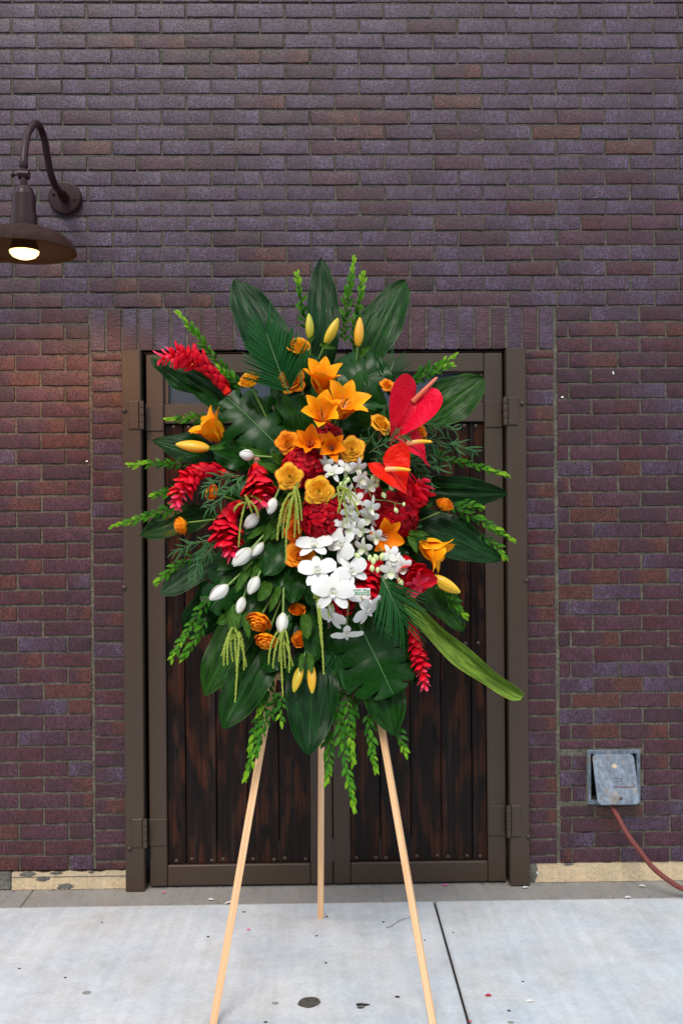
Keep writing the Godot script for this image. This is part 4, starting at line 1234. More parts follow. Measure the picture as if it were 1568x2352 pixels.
func willow(label: String, x0: float, y0: float, x1: float, y1: float, off: float, seed: int) -> void:   # grey-green narrow leaved eucalyptus
	var r := RandomNumberGenerator.new()
	r.seed = seed
	var a := spray(x0, y0, off)
	var c := spray(x1, y1, off + 0.03)
	var L := a.distance_to(c)
	var mid := (a + c) / 2 + Vector3(r.randf_range(-0.03, 0.03), 0.10 * L, 0.03)
	var o := thing("narrow_leaf_sprig", label, "sprig", a, "grey-green narrow leaved sprigs in the spray")
	part(o, "stem", tube_mesh(bez_path(Vector3.ZERO, mid - a, c - a, 8), 0.0014, 0.0006, mats.willow_stem, 5))
	var n := int(L / 0.0052)
	for k in n:
		var t := (k + 0.5) / n
		var p := bez(Vector3.ZERO, mid - a, c - a, t)
		var d := (bez(Vector3.ZERO, mid - a, c - a, t + 0.03) - bez(Vector3.ZERO, mid - a, c - a, t - 0.03)).normalized()
		var az := r.randf() * TAU
		var out := (d.cross(Vector3.BACK).normalized() * cos(az) + Vector3.BACK * sin(az) * 0.8).normalized()
		var open := r.randf_range(0.35, 1.15)
		var v := k % 4
		var leaf := once("narrow leaf %d" % v, func(): return blade({"length": 1.0, "width": 0.105, "a": 0.5, "b": 0.7, "fold": 0.2, "arch": 0.08, "sweep": [-0.13, 0.10, 0.16, -0.06][v], "droop": 0.22, "rows": 8, "cols": 2, "twist": [-0.9, 0.7, -0.5, 1.0][v]}).mesh(mats.willow_leaf))
		part(o, "leaf", leaf, Transform3D(frame(d * cos(open) + out * sin(open) + Vector3(0, -0.15, 0), Vector3(r.randf_range(-0.5, 0.5), 0.3, 1), r.randf_range(0.034, 0.056)), p))

func build_willows() -> void:
	var list := [[848, 1040, 940, 995, 0.11, "narrow-leaved sprig crossing in front of the second pink anthurium"], [850, 1055, 905, 1060, 0.08, "narrow-leaved sprig beside the front-facing yellow rose"], [905, 1015, 1086, 1036, 0.04, "longest narrow-leaved sprig, reaching over the hose-side planks"],
		[880, 1062, 1010, 1075, 0.04, "narrow-leaved sprig above the red anthurium"], [955, 975, 1046, 990, 0.02, "narrow-leaved sprig below the broad leaf behind the pink anthurium"], [900, 1045, 990, 1110, 0.02, "narrow-leaved sprig behind the red anthurium's tip"], [860, 1020, 830, 1005, 0.09, "short narrow-leaved sprig beside the upper yellow rose"], [945, 1030, 1030, 1060, 0.02, "narrow-leaved sprig in the shade below the anthuriums"],
		[560, 1092, 478, 1170, 0.12, "narrow-leaved sprig hanging over the half-hidden lamp-side rose"], [550, 1092, 468, 1130, 0.10, "narrow-leaved sprig beside the lamp-side ginger"], [490, 1240, 408, 1268, 0.04, "narrow-leaved sprig out in front of the lamp-side planks"], [492, 1250, 440, 1322, 0.05, "narrow-leaved sprig above the greyish striped leaf"], [505, 1232, 455, 1300, 0.03, "narrow-leaved sprig close under the long red ginger"]]
	var k := 0
	for q in list:
		willow(q[5], q[0], q[1], q[2], q[3], q[4], 170 + k)
		k += 1

func build_filler() -> void:   # the crowded dark leaves packed behind the flowers
	var s := Shape.new()
	var r := RandomNumberGenerator.new()
	r.seed = 55
	var mid := spray(735, 1200, -0.09)
	for k in 620:
		var a := r.randf() * TAU
		var q := sqrt(r.randf())
		var px := 740 + cos(a) * q * 205
		var py := 1210 + sin(a) * q * 330
		var p := spray(px, py, r.randf_range(-0.10, 0.02))
		var dir := (p - mid) + Vector3(r.randf_range(-0.08, 0.08), r.randf_range(-0.08, 0.08), r.randf_range(0, 0.10))
		var L := r.randf_range(0.05, 0.11)
		s.add(blade({"length": L, "width": L * r.randf_range(0.3, 0.5), "arch": 0.1, "fold": 0.2, "rows": 5, "cols": 4}), Transform3D(frame(dir, Vector3(r.randf_range(-0.6, 0.6), r.randf_range(-0.3, 0.6), 1)), p))
	var o := solo("filler_foliage", "mass of dark leaves packed deep behind the flowers of the spray", "foliage", s.mesh(mats.filler))
	o.set_meta("kind", "stuff")
	var f := Shape.new()
	var core := spray(738, 1205, -0.13)
	var prof := []
	for k in 17:
		var t := -1.0 + k / 8.0
		prof.append([sqrt(maxf(0.0, 1.0 - t * t)), t])
	f.lathe(prof, 28, Color.WHITE, Transform3D(Basis.from_scale(Vector3(0.23, 0.34, 0.055)), core))
	solo("flower_foam", "dark green foam block that holds the stems, hidden inside the spray", "foam block", f.mesh(mats.filler))


# ---------------------------------------------------------------- flowers
func rose_petal(layer: int, tone: int, side: bool) -> Shape:
	var d: Array = [[0.07, 1.02, 1.9, 0.06], [0.15, 1.01, 1.55, 0.085], [0.24, 0.99, 1.30, 0.10], [0.34, 0.96, 1.12, 0.115], [0.46, 0.91, 1.0, 0.14], [0.59, 0.84, 0.92, 0.18], [0.72, 0.74, 0.86, 0.26], [0.84, 0.60, 0.82, 0.36]][layer]
	var rt: float = d[0] * (0.80 if side else 1.0)
	var h: float = d[1] * (1.12 if side else 1.0)
	var curl: float = d[3] * (0.42 if side and layer > 3 else 1.0)
	var yel := Color(1.0, 0.64, 0.016)
	var ora := Color(1.0, 0.39, 0.009)
	var core: Color = [yel, ora, Color(0.85, 0.20, 0.012)][tone]
	var rim: Color = [Color(1.0, 0.70, 0.085), Color(1.0, 0.47, 0.04), Color(0.95, 0.20, 0.02)][tone]
	var red := Color(0.68, 0.035, 0.022)
	var p := PackedVector3Array()
	var c := PackedColorArray()
	for y in 10:
		var v := y / 9.0
		for x in 9:
			var u := x / 4.0 - 1.0
			var vv := v * (1.0 - 0.05 * u * u - 0.07 * u * u * u * u)
			var r := rt * (0.20 + 0.86 * sin(minf(vv / 0.72, 1.0) * PI / 2.0))
			var yy := h * pow(vv, 1.1)
			var s := maxf(0.0, (vv - 0.66) / 0.34)
			r += curl * s * s * (1.0 + 0.25 * sin(u * 4.0 + layer))
			yy -= curl * (0.30 + 0.05 * layer) * s * s
			yy += (0.016 + 0.007 * layer) * sin(u * 7.0 + layer * 1.7) * s
			r += 0.006 * layer * sin(u * 11.0 + layer) * s
			var th: float = u * d[2] * (0.30 + 0.70 * sin(minf(v * 1.5, 1.0) * PI / 2.0))
			r *= 1.0 + 0.05 * u   # each petal tucks under its neighbour
			p.append(Vector3(r * sin(th), yy, r * cos(th)))
			var e := maxf(smoothstep(0.80, 1.0, v), smoothstep(0.85, 1.0, absf(u)) * smoothstep(0.3, 0.7, v))
			var col := core.lerp(rim, e)
			if layer >= 3: col = col.lerp(red, smoothstep(0.88, 1.0, v) * (0.13 * layer - 0.14) + smoothstep(0.75, 1.0, absf(u)) * smoothstep(0.5, 0.9, v) * 0.35)
			if side and layer >= 6: col = col.lerp(red, smoothstep(0.55, 0.1, v) * 0.25 + smoothstep(0.3, 0.9, absf(u)) * 0.25)
			col = col.lerp(core * 0.85, smoothstep(0.35, 0.0, v) * 0.4)
			c.append(col)
	var s2 := Shape.new()
	s2.grid(p, 9, 10, c)
	return s2

func rose(label: String, x: float, y: float, rad: float, face: Vector3, tone: int, off: float) -> void:
	var side := face.z < 0.62
	var R := m(rad) / (0.90 if side else 1.12)
	var f := face.normalized()
	var centre := spray(x, y, off)
	var o := thing("rose", label, "rose", centre - f * R * 0.5, "orange and yellow roses in the spray", frame(f, Vector3(0.2, 0.1, 1) if side else Vector3(0, 1, 0.2), R, rng.randf() * TAU))
	var counts := [2, 3, 3, 4, 4, 5, 5, 5]
	for k in 8:
		var mesh := once("rose petal %d %d %s" % [k, tone, side], func(): return rose_petal(k, tone, side).mesh(mats.rose_petal))
		for q in counts[k]:
			var a: float = TAU * (q + rng.randf_range(-0.12, 0.12)) / counts[k] + k * 0.71
			part(o, "petal", mesh, Transform3D(Basis(Vector3.UP, a) * Basis(Vector3.RIGHT, rng.randf_range(-0.05, 0.09) if k > 4 else 0.0), Vector3.ZERO))
	var cal := once("rose calyx", func():
		var s := Shape.new()
		s.lathe([[0.05, -0.22], [0.12, -0.18], [0.15, -0.08], [0.13, 0.02]], 12)
		for q in 5: s.add(blade({"length": 0.75, "width": 0.2, "a": 0.3, "b": 1.0, "droop": 0.2, "rows": 6, "cols": 2}), Transform3D(Basis(Vector3.UP, TAU * q / 5.0) * Basis(Vector3.RIGHT, 1.25), Vector3(0, -0.03, 0)) * Transform3D(Basis.IDENTITY, Vector3(0, 0.1, 0)))
		return s.mesh(mats.soft_green))
	part(o, "calyx", cal)
	var b := centre - f * R * 0.65
	stalk(o, b, b - f * 0.05 + (spray(740, 1200, -0.1) - b) * 0.25, 0.0032, 0.0032, mats.stem_green)

func build_roses() -> void:
	var list := [
		[686, 796, 29, Vector3(0.05, 0.75, 0.60), 0, 0.12, "topmost yellow rose with dark red outer petals"], [573, 874, 26, Vector3(-0.25, 0.75, 0.5), 0, 0.11, "pale yellow rose behind the palm frond, near the highest ginger"], [666, 873, 34, Vector3(-0.15, 0.55, 0.75), 1, 0.03, "orange rose half hidden behind dark palm blades beside a lily"],
		[877, 972, 26, Vector3(0.55, 0.55, 0.65), 0, 0.12, "pale yellow rose turned toward the large pink anthurium"], [963, 991, 23, Vector3(0.6, 0.35, 0.7), 1, 0.07, "orange rose peeping out below the large pink anthurium"], [659, 1015, 25, Vector3(-0.15, 0.25, 1.0), 1, 0.12, "orange rose facing front beside the lower orange lilies"],
		[808, 1032, 28, Vector3(0.05, 0.15, 1.0), 0, 0.16, "yellow rose facing front beside the narrow grey-green leaves"], [664, 1094, 28, Vector3(-0.12, 0.12, 1.0), 0, 0.17, "golden rose with red-tipped rim, directly above the central tassels"], [733, 1128, 30, Vector3(0.05, 0.05, 1.0), 0, 0.19, "yellow rose with pale pink rim at the heart of the spray"],
		[1020, 1160, 24, Vector3(0.45, 0.85, 0.15), 1, 0.05, "lone orange rosebud standing out toward the hose-side stile"], [417, 1207, 24, Vector3(-0.85, -0.35, 0.25), 1, 0.05, "lone rose at the spray's edge nearest the lamp-side post"], [487, 1132, 20, Vector3(-0.6, 0.25, 0.6), 1, 0.05, "orange rose veiled by narrow grey-green leaves"],
		[688, 1274, 30, Vector3(0.10, 0.45, 0.85), 1, 0.14, "orange rose facing front beside the big white orchids"], [594, 1427, 31, Vector3(-0.30, -0.65, 0.55), 1, 0.10, "orange rose hanging face down, upper of the low pair"], [612, 1471, 28, Vector3(-0.15, -0.75, 0.5), 1, 0.09, "orange rose hanging face down, lower of the low pair"],
		[682, 1400, 20, Vector3(0.05, 0.7, 0.6), 1, 0.05, "half-hidden orange rose above the single front tulip's level"], [690, 1468, 22, Vector3(-0.2, 0.5, 0.6), 1, 0.05, "half-hidden orange rose above the two bottom buds"], [682, 1222, 27, Vector3(0.1, 0.1, 1.0), 2, 0.06, "deep orange rose behind the central tassels"],
		[660, 1175, 24, Vector3(-0.4, 0.1, 0.9), 1, 0.05, "shaded rose behind the central tassels and the drooping tulip"], [890, 884, 17, Vector3(0.3, 0.5, 0.8), 1, 0.05, "orange rose all but hidden between split leaf and pink anthurium"],
	]
	for q in list: rose(q[6], q[0], q[1], q[2], q[3], q[4], q[5])

func lily_petal(open: float, inner: bool, tone: int) -> Shape:
	var p := PackedVector3Array()
	var c := PackedColorArray()
	var r := 0.04
	var y := 0.0
	var rows := 16
	var wide := 0.60 if inner else 0.46
	var main: Color = [Color(1.0, 0.34, 0.005), Color(0.95, 0.225, 0.004)][tone]
	var edge: Color = [Color(1.0, 0.45, 0.014), Color(0.98, 0.30, 0.008)][tone]
	for k in rows + 1:
		var t := float(k) / rows
		var phi := lerpf(0.22, 0.30, open) + open * (0.55 * t + 1.05 * pow(t, 3.0)) + (0.0 if inner else 0.10 * open)
		if k:
			r += sin(phi) / rows
			y += cos(phi) / rows
		var w := wide * 0.5 * pow(sin(PI * clampf(0.06 + 0.94 * pow(t, 0.85), 0, 1)), 0.75) + 0.012 * (1.0 - t)
		for x in 9:
			var e := x / 4.0 - 1.0
			var out := Vector2(cos(phi), -sin(phi))   # away from the axis side of the petal
			var lift := -w * 0.55 * (e * e) * (1.0 - 0.6 * t) + 0.015 * exp(-e * e * 60.0) * (1.0 - t) + 0.018 * sin(t * 15.0 + e * 2.0) * e * e
			p.append(Vector3(e * w, y + out.y * lift, r + out.x * lift))
			var col := main.lerp(edge, smoothstep(0.1, 0.9, absf(e)) * 0.8 + 0.2 * t)
			col = col.lerp(Color(0.80, 0.14, 0.004), exp(-e * e * 90.0) * 0.5 * (1.0 - t))
			c.append(col * (1.0 - 0.05 * absf(sin(e * 11.0))))
	var s := Shape.new()
	s.grid(p, 9, rows + 1, c)
	return s

func lily(label: String, x: float, y: float, size: float, face: Vector3, open: float, tone: int, off: float) -> void:
	var f := face.normalized()
	var o := thing("lily", label, "lily", spray(x, y, off), "orange lilies in the spray", frame(f, Vector3(0.1, 0.2, 1) if absf(f.z) < 0.8 else Vector3(0, 1, 0), m(size), rng.randf_range(-0.3, 0.3)))
	for k in 6:
		var inner := k % 2 == 0
		var mesh := once("lily petal %s %s %d" % [snappedf(open, 0.05), inner, tone], func(): return lily_petal(open, inner, tone).mesh(mats.lily_petal))
		part(o, "petal", mesh, Transform3D(Basis(Vector3.UP, TAU * k / 6.0 + rng.randf_range(-0.08, 0.08)) * Basis(Vector3.RIGHT, rng.randf_range(-0.08, 0.08)), Vector3(0, 0.0 if inner else -0.01, 0)))
	for k in 6:
		var a := TAU * (k + 0.5) / 6.0
		var d := Vector3(sin(a), 0, cos(a))
		part(o, "stamen", tube_mesh(bez_path(d * 0.02, d * 0.04 + Vector3(0, 0.3, 0), d * 0.13 + Vector3(0, 0.56, 0), 6), 0.008, 0.006, mats.lily_petal, 5))
		part(o, "anther", tube_mesh(PackedVector3Array([d * 0.11 + Vector3(0, 0.53, 0), d * 0.135 + Vector3(0, 0.575, 0), d * 0.16 + Vector3(0, 0.60, 0)]), 0.016, 0.012, mats.stamen, 6))
	part(o, "pistil", tube_mesh(bez_path(Vector3.ZERO, Vector3(0, 0.3, 0), Vector3(0.02, 0.66, 0), 6), 0.012, 0.016, mats.soft_green, 6))
	var b := spray(x, y, off)
	stalk(o, b + f * 0.006, b - f * 0.05 + Vector3(0, 0, -0.03), 0.0045, 0.0035, mats.stem_green)

func bud(label: String, x0: float, y0: float, x1: float, y1: float, wide: float, green: float, warm: float, off: float) -> void:
	var a := spray(x0, y0, off)
	var b := spray(x1, y1, off + 0.01)
	var L := a.distance_to(b)
	var o := thing("lily_bud", label, "lily bud", a, "closed lily buds in the spray", frame(b - a, Vector3(0.15, 0.1, 1)))
	var p := PackedVector3Array()
	var c := PackedColorArray()
	for k in 21:
		var t := k / 20.0
		var w := m(wide) * 0.5 * pow(sin(PI * clampf(0.05 + 0.93 * pow(t, 0.92), 0, 1)), 0.62) * (1.0 - 0.12 * t)
		for q in 37:
			var th := TAU * q / 36.0
			var rib := 1.0 + 0.07 * cos(th * 3.0) - 0.09 * exp(-pow(fposmod(th + 0.35, TAU / 3.0) - TAU / 6.0, 2.0) * 60.0)
			p.append(Vector3(cos(th) * w * rib, t * L, sin(th) * w * rib))
			var col := Color(0.93, 0.52, 0.03).lerp(Color(0.95, 0.33, 0.012), warm)
			col = col.lerp(Color(0.40, 0.46, 0.03), clampf(green + smoothstep(0.75, 1.0, t) * 0.35 + smoothstep(0.2, 0.0, t) * 0.4 - 0.25 * cos(th * 3.0) * green, 0, 1))
			c.append(col * (0.92 + 0.08 * sin(th * 12.0)))
	var s := Shape.new()
	s.grid(p, 37, 21, c)
	part(o, "bud", s.mesh(mats.bud_skin))
	stalk(o, a, a - (b - a).normalized() * 0.05 + Vector3(0, 0, -0.025), 0.0035, 0.003, mats.stem_green)

func build_lilies() -> void:
	lily("topmost orange lily opening upward beside the palm-veiled rose", 737, 906, 88, Vector3(0.10, 0.78, 0.62), 0.42, 0, 0.10)
	lily("orange lily in front of the wide-fingered split leaf", 776, 958, 92, Vector3(0.30, 0.62, 0.72), 0.58, 0, 0.12)
	lily("orange lily facing front, lowest of the three bright ones", 741, 972, 80, Vector3(-0.02, 0.50, 0.85), 0.60, 0, 0.15)
	lily("deep orange lily just below the three bright ones", 714, 1030, 60, Vector3(-0.05, 0.40, 0.9), 0.65, 1, 0.13)
	lily("deep orange lily beside the front-facing yellow rose", 762, 1032, 54, Vector3(-0.05, 0.15, 0.95), 0.7, 1, 0.13)
	lily("orange lily seen sideways behind the lamp-side split leaf", 512, 1010, 84, Vector3(-0.62, 0.62, 0.30), 0.5, 0, 0.02)
	lily("deep orange lily between white orchids and the broad dark leaf", 868, 1230, 66, Vector3(0.42, -0.12, 0.9), 0.85, 1, 0.08)
	lily("trumpet lily seen sideways, standing out on the hose side", 964, 1245, 82, Vector3(0.80, -0.48, 0.25), 0.55, 0, 0.06)
	bud("green upright lily bud at the top, beside the topmost rose", 711, 779, 709, 720, 21, 0.75, 0.0, 0.03)
	bud("tilted yellow-green lily bud in front of the tall middle leaf", 747, 790, 776, 731, 25, 0.35, 0.0, 0.04)
	bud("upright golden lily bud in front of the tallest myrtle", 821, 796, 826, 729, 24, 0.08, 0.5, 0.04)
	bud("single plump yellow bud pointing level toward the lamp-side post", 481, 1030, 404, 1021, 28, 0.05, 0.25, 0.06)
	bud("plump yellow bud pointing down toward the hose-side stile", 992, 1324, 1056, 1361, 30, 0.12, 0.0, 0.06)
	bud("greenish bud hanging at the bottom, lamp side of two", 692, 1531, 675, 1590, 22, 0.50, 0.3, 0.09)
	bud("golden bud hanging at the bottom, hose side of two", 716, 1528, 717, 1593, 21, 0.30, 0.5, 0.09)

func tulip(label: String, x0: float, y0: float, x1: float, y1: float, wide: float, sx: float, sy: float, off: float) -> void:
	var a := spray(x0, y0, off)
	var b := spray(x1, y1, off + 0.015)
	var L := a.distance_to(b) * 1.04
	var k := m(wide) * 0.84 / L
	var o := thing("tulip", label, "tulip", a, "white tulips in the spray", frame(b - a, Vector3(0.2, 0.2, 1), L, rng.randf_range(0, 1.0)))
	for q in 6:
		var inner := q % 2 == 0
		var p := PackedVector3Array()
		var c := PackedColorArray()
		for y in 11:
			var t := y / 10.0
			for x in 9:
				var u := x / 4.0 - 1.0
				var tt := t * (1.0 - 0.20 * absf(u) * u * u - 0.05 * u * u)
				var r := k * 0.52 * pow(sin(PI * clampf(0.07 + 0.89 * pow(tt, 0.92), 0, 1)), 0.8) * (0.86 if inner else 1.0) * (1.0 + (0.03 if inner else 0.07) * absf(u * u * u))
				r += 0.03 * k * exp(-u * u * 20.0)
				var th := u * 0.92 * pow(sin(PI * clampf(0.12 + 0.64 * t, 0, 1)), 0.5)
				p.append(Vector3(r * sin(th), tt + 0.012 * (q % 3) * t, r * cos(th)))
				c.append(Color(0.86, 0.88, 0.70).lerp(Color(1, 1, 1), smoothstep(0.0, 0.3, t)) * (1.0 - 0.05 * exp(-u * u * 40.0) - 0.05 * absf(sin(u * 7.0))))
		var s := Shape.new()
		s.grid(p, 9, 11, c)
		part(o, "petal", s.mesh(mats.tulip_petal), Transform3D(Basis(Vector3.UP, TAU * q / 6.0), Vector3.ZERO))
	var e := spray(sx, sy, off - 0.02)
	stalk(o, a, e, 0.0036, 0.0040, mats.stem_green, (a - b).normalized() * 0.02)

func build_tulips() -> void:
	tulip("small white tulip lying level, beside the wide blunt leaf", 583, 1047, 551, 1043, 27, 630, 1050, 0.11)
	tulip("white tulip hanging straight down beside a golden rose", 631, 1145, 618, 1179, 26, 648, 1110, 0.15)
	tulip("white tulip hanging obliquely in the dark gap beside the long ginger", 593, 1182, 564, 1211, 31, 600, 1140, 0.09)
	tulip("big white tulip pointing down at the lamp side, front one of a pair", 576, 1261, 537, 1297, 34, 618, 1215, 0.12)
	tulip("white tulip partly hidden behind the front one of the pair", 604, 1247, 579, 1276, 24, 625, 1225, 0.10)
	tulip("white tulip furthest out on the lamp side, over the split leaf", 523, 1345, 484, 1376, 34, 580, 1290, 0.11)
	tulip("slim white tulip hanging below the oval leaves", 592, 1325, 573, 1363, 28, 612, 1285, 0.11)
	tulip("small white tulip behind the veined leaf over the lamp-side tassels", 559, 1372, 548, 1408, 24, 575, 1335, 0.09)
	tulip("single white tulip hanging straight down between the low roses", 650, 1408, 646, 1454, 29, 651, 1350, 0.11)

func anthurium(label: String, x: float, y: float, wide: float, long: float, tip: Vector3, normal: Vector3, sx0: float, sy0: float, sx1: float, sy1: float, off: float, pink: bool, lift: float, fold := 0.25) -> void:
	var c0 := spray(x, y, off)
	var o := thing("anthurium", label, "anthurium", c0, "waxy red and pink anthuriums", frame(tip, normal))
	var p := PackedVector3Array()
	var uv := PackedVector2Array()
	var n := 48
	var rings := 12
	for k in rings + 1:
		var q := maxf(0.02, float(k) / rings)
		for a in n + 1:
			var th := TAU * a / n   # 0 at the notch (toward -y), PI at the tip
			var s := sin(th)
			var co := cos(th)
			var unit := m(long) / 1.7
			var hx := m(wide) * 0.5 * s * s * s
			var hy := -unit * ((13.0 * co - 5.0 * cos(2.0 * th) - 2.0 * cos(3.0 * th) - cos(4.0 * th)) / 17.0 - 0.20)
			var r := q
			var xx := hx * r
			var yy := hy * r
			var zz := 0.004 * sin(xx * 120.0) * q + lift * (pow(absf(xx) / m(wide) * 2.0, 2.0) * m(wide) * 0.35) - pow(maxf(0.0, yy) / m(long), 2.0) * m(long) * 0.35 + pow(maxf(0.0, -yy) / m(long), 2.0) * m(long) * 0.55
			zz += fold * (absf(xx) - 0.012 * smoothstep(0.0, 0.02, absf(xx)))
			zz += 0.0045 * sin(th * 7.0 + q * 5.0) * q * q + 0.0013 * sin(th * 23.0 + q * 19.0) * q
			p.append(Vector3(xx, yy, zz))
			uv.append(Vector2(th / TAU * 3.0, q))
	var s2 := Shape.new()
	s2.grid(p, n + 1, rings + 1, PackedColorArray(), uv)
	part(o, "spathe", s2.mesh(mats.wax_pink if pink else mats.wax_red))
	var inv := o.transform.affine_inverse()
	var a0 := inv * spray(sx0, sy0, off + 0.006)
	var a1 := inv * spray(sx1, sy1, off + 0.045)
	var sp := Shape.new()
	var path := PackedVector3Array()
	var rad := PackedFloat32Array()
	for k in 14:
		var t := k / 13.0
		path.append(a0.lerp(a1, t) + Vector3(0, 0, 0.006 * sin(PI * t)))
		rad.append(m(6.2) * pow(1.0 - 0.62 * t, 0.8) * (0.3 if k == 13 else 1.0))
	sp.tube(path, rad, 12)
	for k in sp.c.size(): sp.c[k] = Color(0.92, 0.50, 0.22).lerp(Color(0.95, 0.48, 0.02), smoothstep(0.2, 0.7, sp.v[k].distance_to(a0) / a0.distance_to(a1)))
	part(o, "spadix", sp.mesh(mats.spadix_pink if label.begins_with("large") else mats.spadix_yellow))
	stalk(o, c0, c0 + Vector3(-0.05, -0.05, -0.10), 0.003, 0.0035, mats.pink_stem)

func build_anthuriums() -> void:
	anthurium("large pinkish red anthurium with long pink spike, top on the hose side", 946, 924, 114, 156, Vector3(-0.46, -0.88, 0.10), Vector3(0.15, 0.25, 1), 948, 922, 1004, 866, 0.15, true, 0.9, 0.55)
	anthurium("pink anthurium seen aslant below the large one, with a yellow spike", 936, 1018, 66, 100, Vector3(0.76, -0.60, 0.15), Vector3(0.25, 0.72, 0.75), 936, 1019, 992, 1015, 0.13, true, 0.5)
	anthurium("orange-red anthurium beside the small orchids, with a yellow spike", 888, 1078, 108, 104, Vector3(0.66, -0.70, 0.30), Vector3(0.05, 0.55, 0.85), 887, 1079, 943, 1080, 0.17, false, 0.6, 0.45)

func bract_shape(kind: int) -> Shape:
	var tone: Array = [[Color(0.42, 0.003, 0.014), Color(0.64, 0.005, 0.016)], [Color(0.60, 0.005, 0.018), Color(0.82, 0.012, 0.034)], [Color(0.82, 0.016, 0.075), Color(0.95, 0.085, 0.17)]][kind]
	return blade({"length": 1.0, "width": 0.86 if kind < 2 else 0.50, "a": 0.45, "b": 0.55, "cup": 0.55, "droop": 0.14, "rows": 8, "cols": 6, "neck": 0.3, "tint": func(t, e): return (tone[0] as Color).lerp(tone[1], smoothstep(0.3, 1.0, t) * 0.8 + absf(e) * 0.2)})

func ginger(label: String, pts: Array, wide: float, bracts: int, off0: float, off1: float, seed: int, tipopen := 0.55) -> void:
	var r := RandomNumberGenerator.new()
	r.seed = seed
	var a := spray(pts[0], pts[1], off0)
	var c := spray(pts[4], pts[5], off1)
	var mid := spray(pts[2], pts[3], (off0 + off1) / 2 + 0.02)
	var o := thing("red_ginger", label, "ginger flower", a, "red ginger heads in the spray")
	part(o, "core", tube_mesh(bez_path(Vector3.ZERO, mid - a, (c - a) * 0.93 + (mid - a) * 0.07, 10), m(wide) * 0.22, m(wide) * 0.10, mats.wax_red, 10))
	for k in bracts:
		var t := 0.02 + 0.96 * k / (bracts - 1.0)
		var p := bez(Vector3.ZERO, mid - a, c - a, t)
		var d := (bez(Vector3.ZERO, mid - a, c - a, minf(t + 0.03, 1.03)) - bez(Vector3.ZERO, mid - a, c - a, t - 0.03)).normalized()
		var x := d.cross(Vector3(0.2, 0.3, 1)).normalized()
		var y := x.cross(d)
		var az := k * 2.39996 + r.randf_range(-0.25, 0.25)
		var out := x * cos(az) + y * sin(az)
		var open := lerpf(0.16, 0.95, smoothstep(0.12, 0.62, t)) * lerpf(1.0, tipopen, smoothstep(0.6, 1.0, t)) + r.randf_range(-0.12, 0.12)
		var kind := 0 if t + r.randf_range(-0.2, 0.2) < 0.35 else (1 if t + r.randf_range(-0.12, 0.12) < 0.76 else 2)
		var size := m(wide) * lerpf(0.56, 0.70, sin(PI * t)) * r.randf_range(0.78, 1.18) * (0.85 if kind == 2 else 1.0)
		var mesh := once("bract %d" % kind, func(): return bract_shape(kind).mesh(mats.bract))
		part(o, "bract", mesh, Transform3D(frame(d * cos(open) + out * sin(open), -out + d * 0.5, size, r.randf_range(-0.35, 0.35)), p + out * m(wide) * 0.13 * (1.0 - 0.5 * t)))
	stalk(o, a, a - (mid - a).normalized() * 0.07 + Vector3(0, 0, -0.03), m(wide) * 0.17, 0.006, mats.pink_stem)

func build_gingers() -> void:
	ginger("highest red ginger, arching out over the lamp-side door's top corner", [524, 903, 450, 792, 366, 826], 46, 58, 0.02, 0.06, 1, 0.8)
	ginger("red ginger arching down toward the lamp-side post", [515, 1086, 432, 1062, 404, 1163], 46, 52, 0.04, 0.08, 2, 0.6)
	ginger("short red ginger head pointing down between tulips", [590, 1072, 591, 1110, 604, 1156], 60, 34, 0.09, 0.14, 3, 0.8)
	ginger("long red ginger hanging down on the lamp side under the tassels", [552, 1158, 497, 1196, 536, 1278], 54, 56, 0.05, 0.11, 4, 0.7)
	ginger("dark red ginger with pink spread tip behind the red anthurium's point", [898, 1165, 936, 1150, 968, 1102], 62, 46, 0.03, 0.08, 5, 1.25)
	ginger("red ginger with pointed bracts right beside the big orchids", [868, 1292, 848, 1320, 836, 1374], 58, 38, 0.08, 0.14, 6, 0.9)
	ginger("round red ginger head facing front below the trumpet lily", [920, 1284, 940, 1310, 961, 1346], 60, 46, 0.03, 0.15, 7, 1.5)
	ginger("lowest red ginger hanging beside the small dark leaf", [944, 1410, 953, 1500, 977, 1578], 34, 54, 0.02, 0.05, 8, 0.6)

func floret_shape(tone: int) -> Shape:
	var s := Shape.new()
	var base: Color = [Color(0.34, 0.002, 0.010), Color(0.50, 0.004, 0.014), Color(0.22, 0.001, 0.008)][tone]
	for q in 4:
		var g := blade({"length": 1.0, "width": 0.98, "a": 0.6, "b": 0.32, "cup": -0.18, "droop": -0.15, "arch": 0.08, "rows": 5, "cols": 4, "wave": 0.05, "phase": q * 1.3, "tint": func(t, e): return base * lerpf(0.8, 1.25, t)})
		s.add(g, Transform3D(Basis(Vector3.BACK, TAU * q / 4.0 + 0.1 * tone), Vector3.ZERO))
	return s

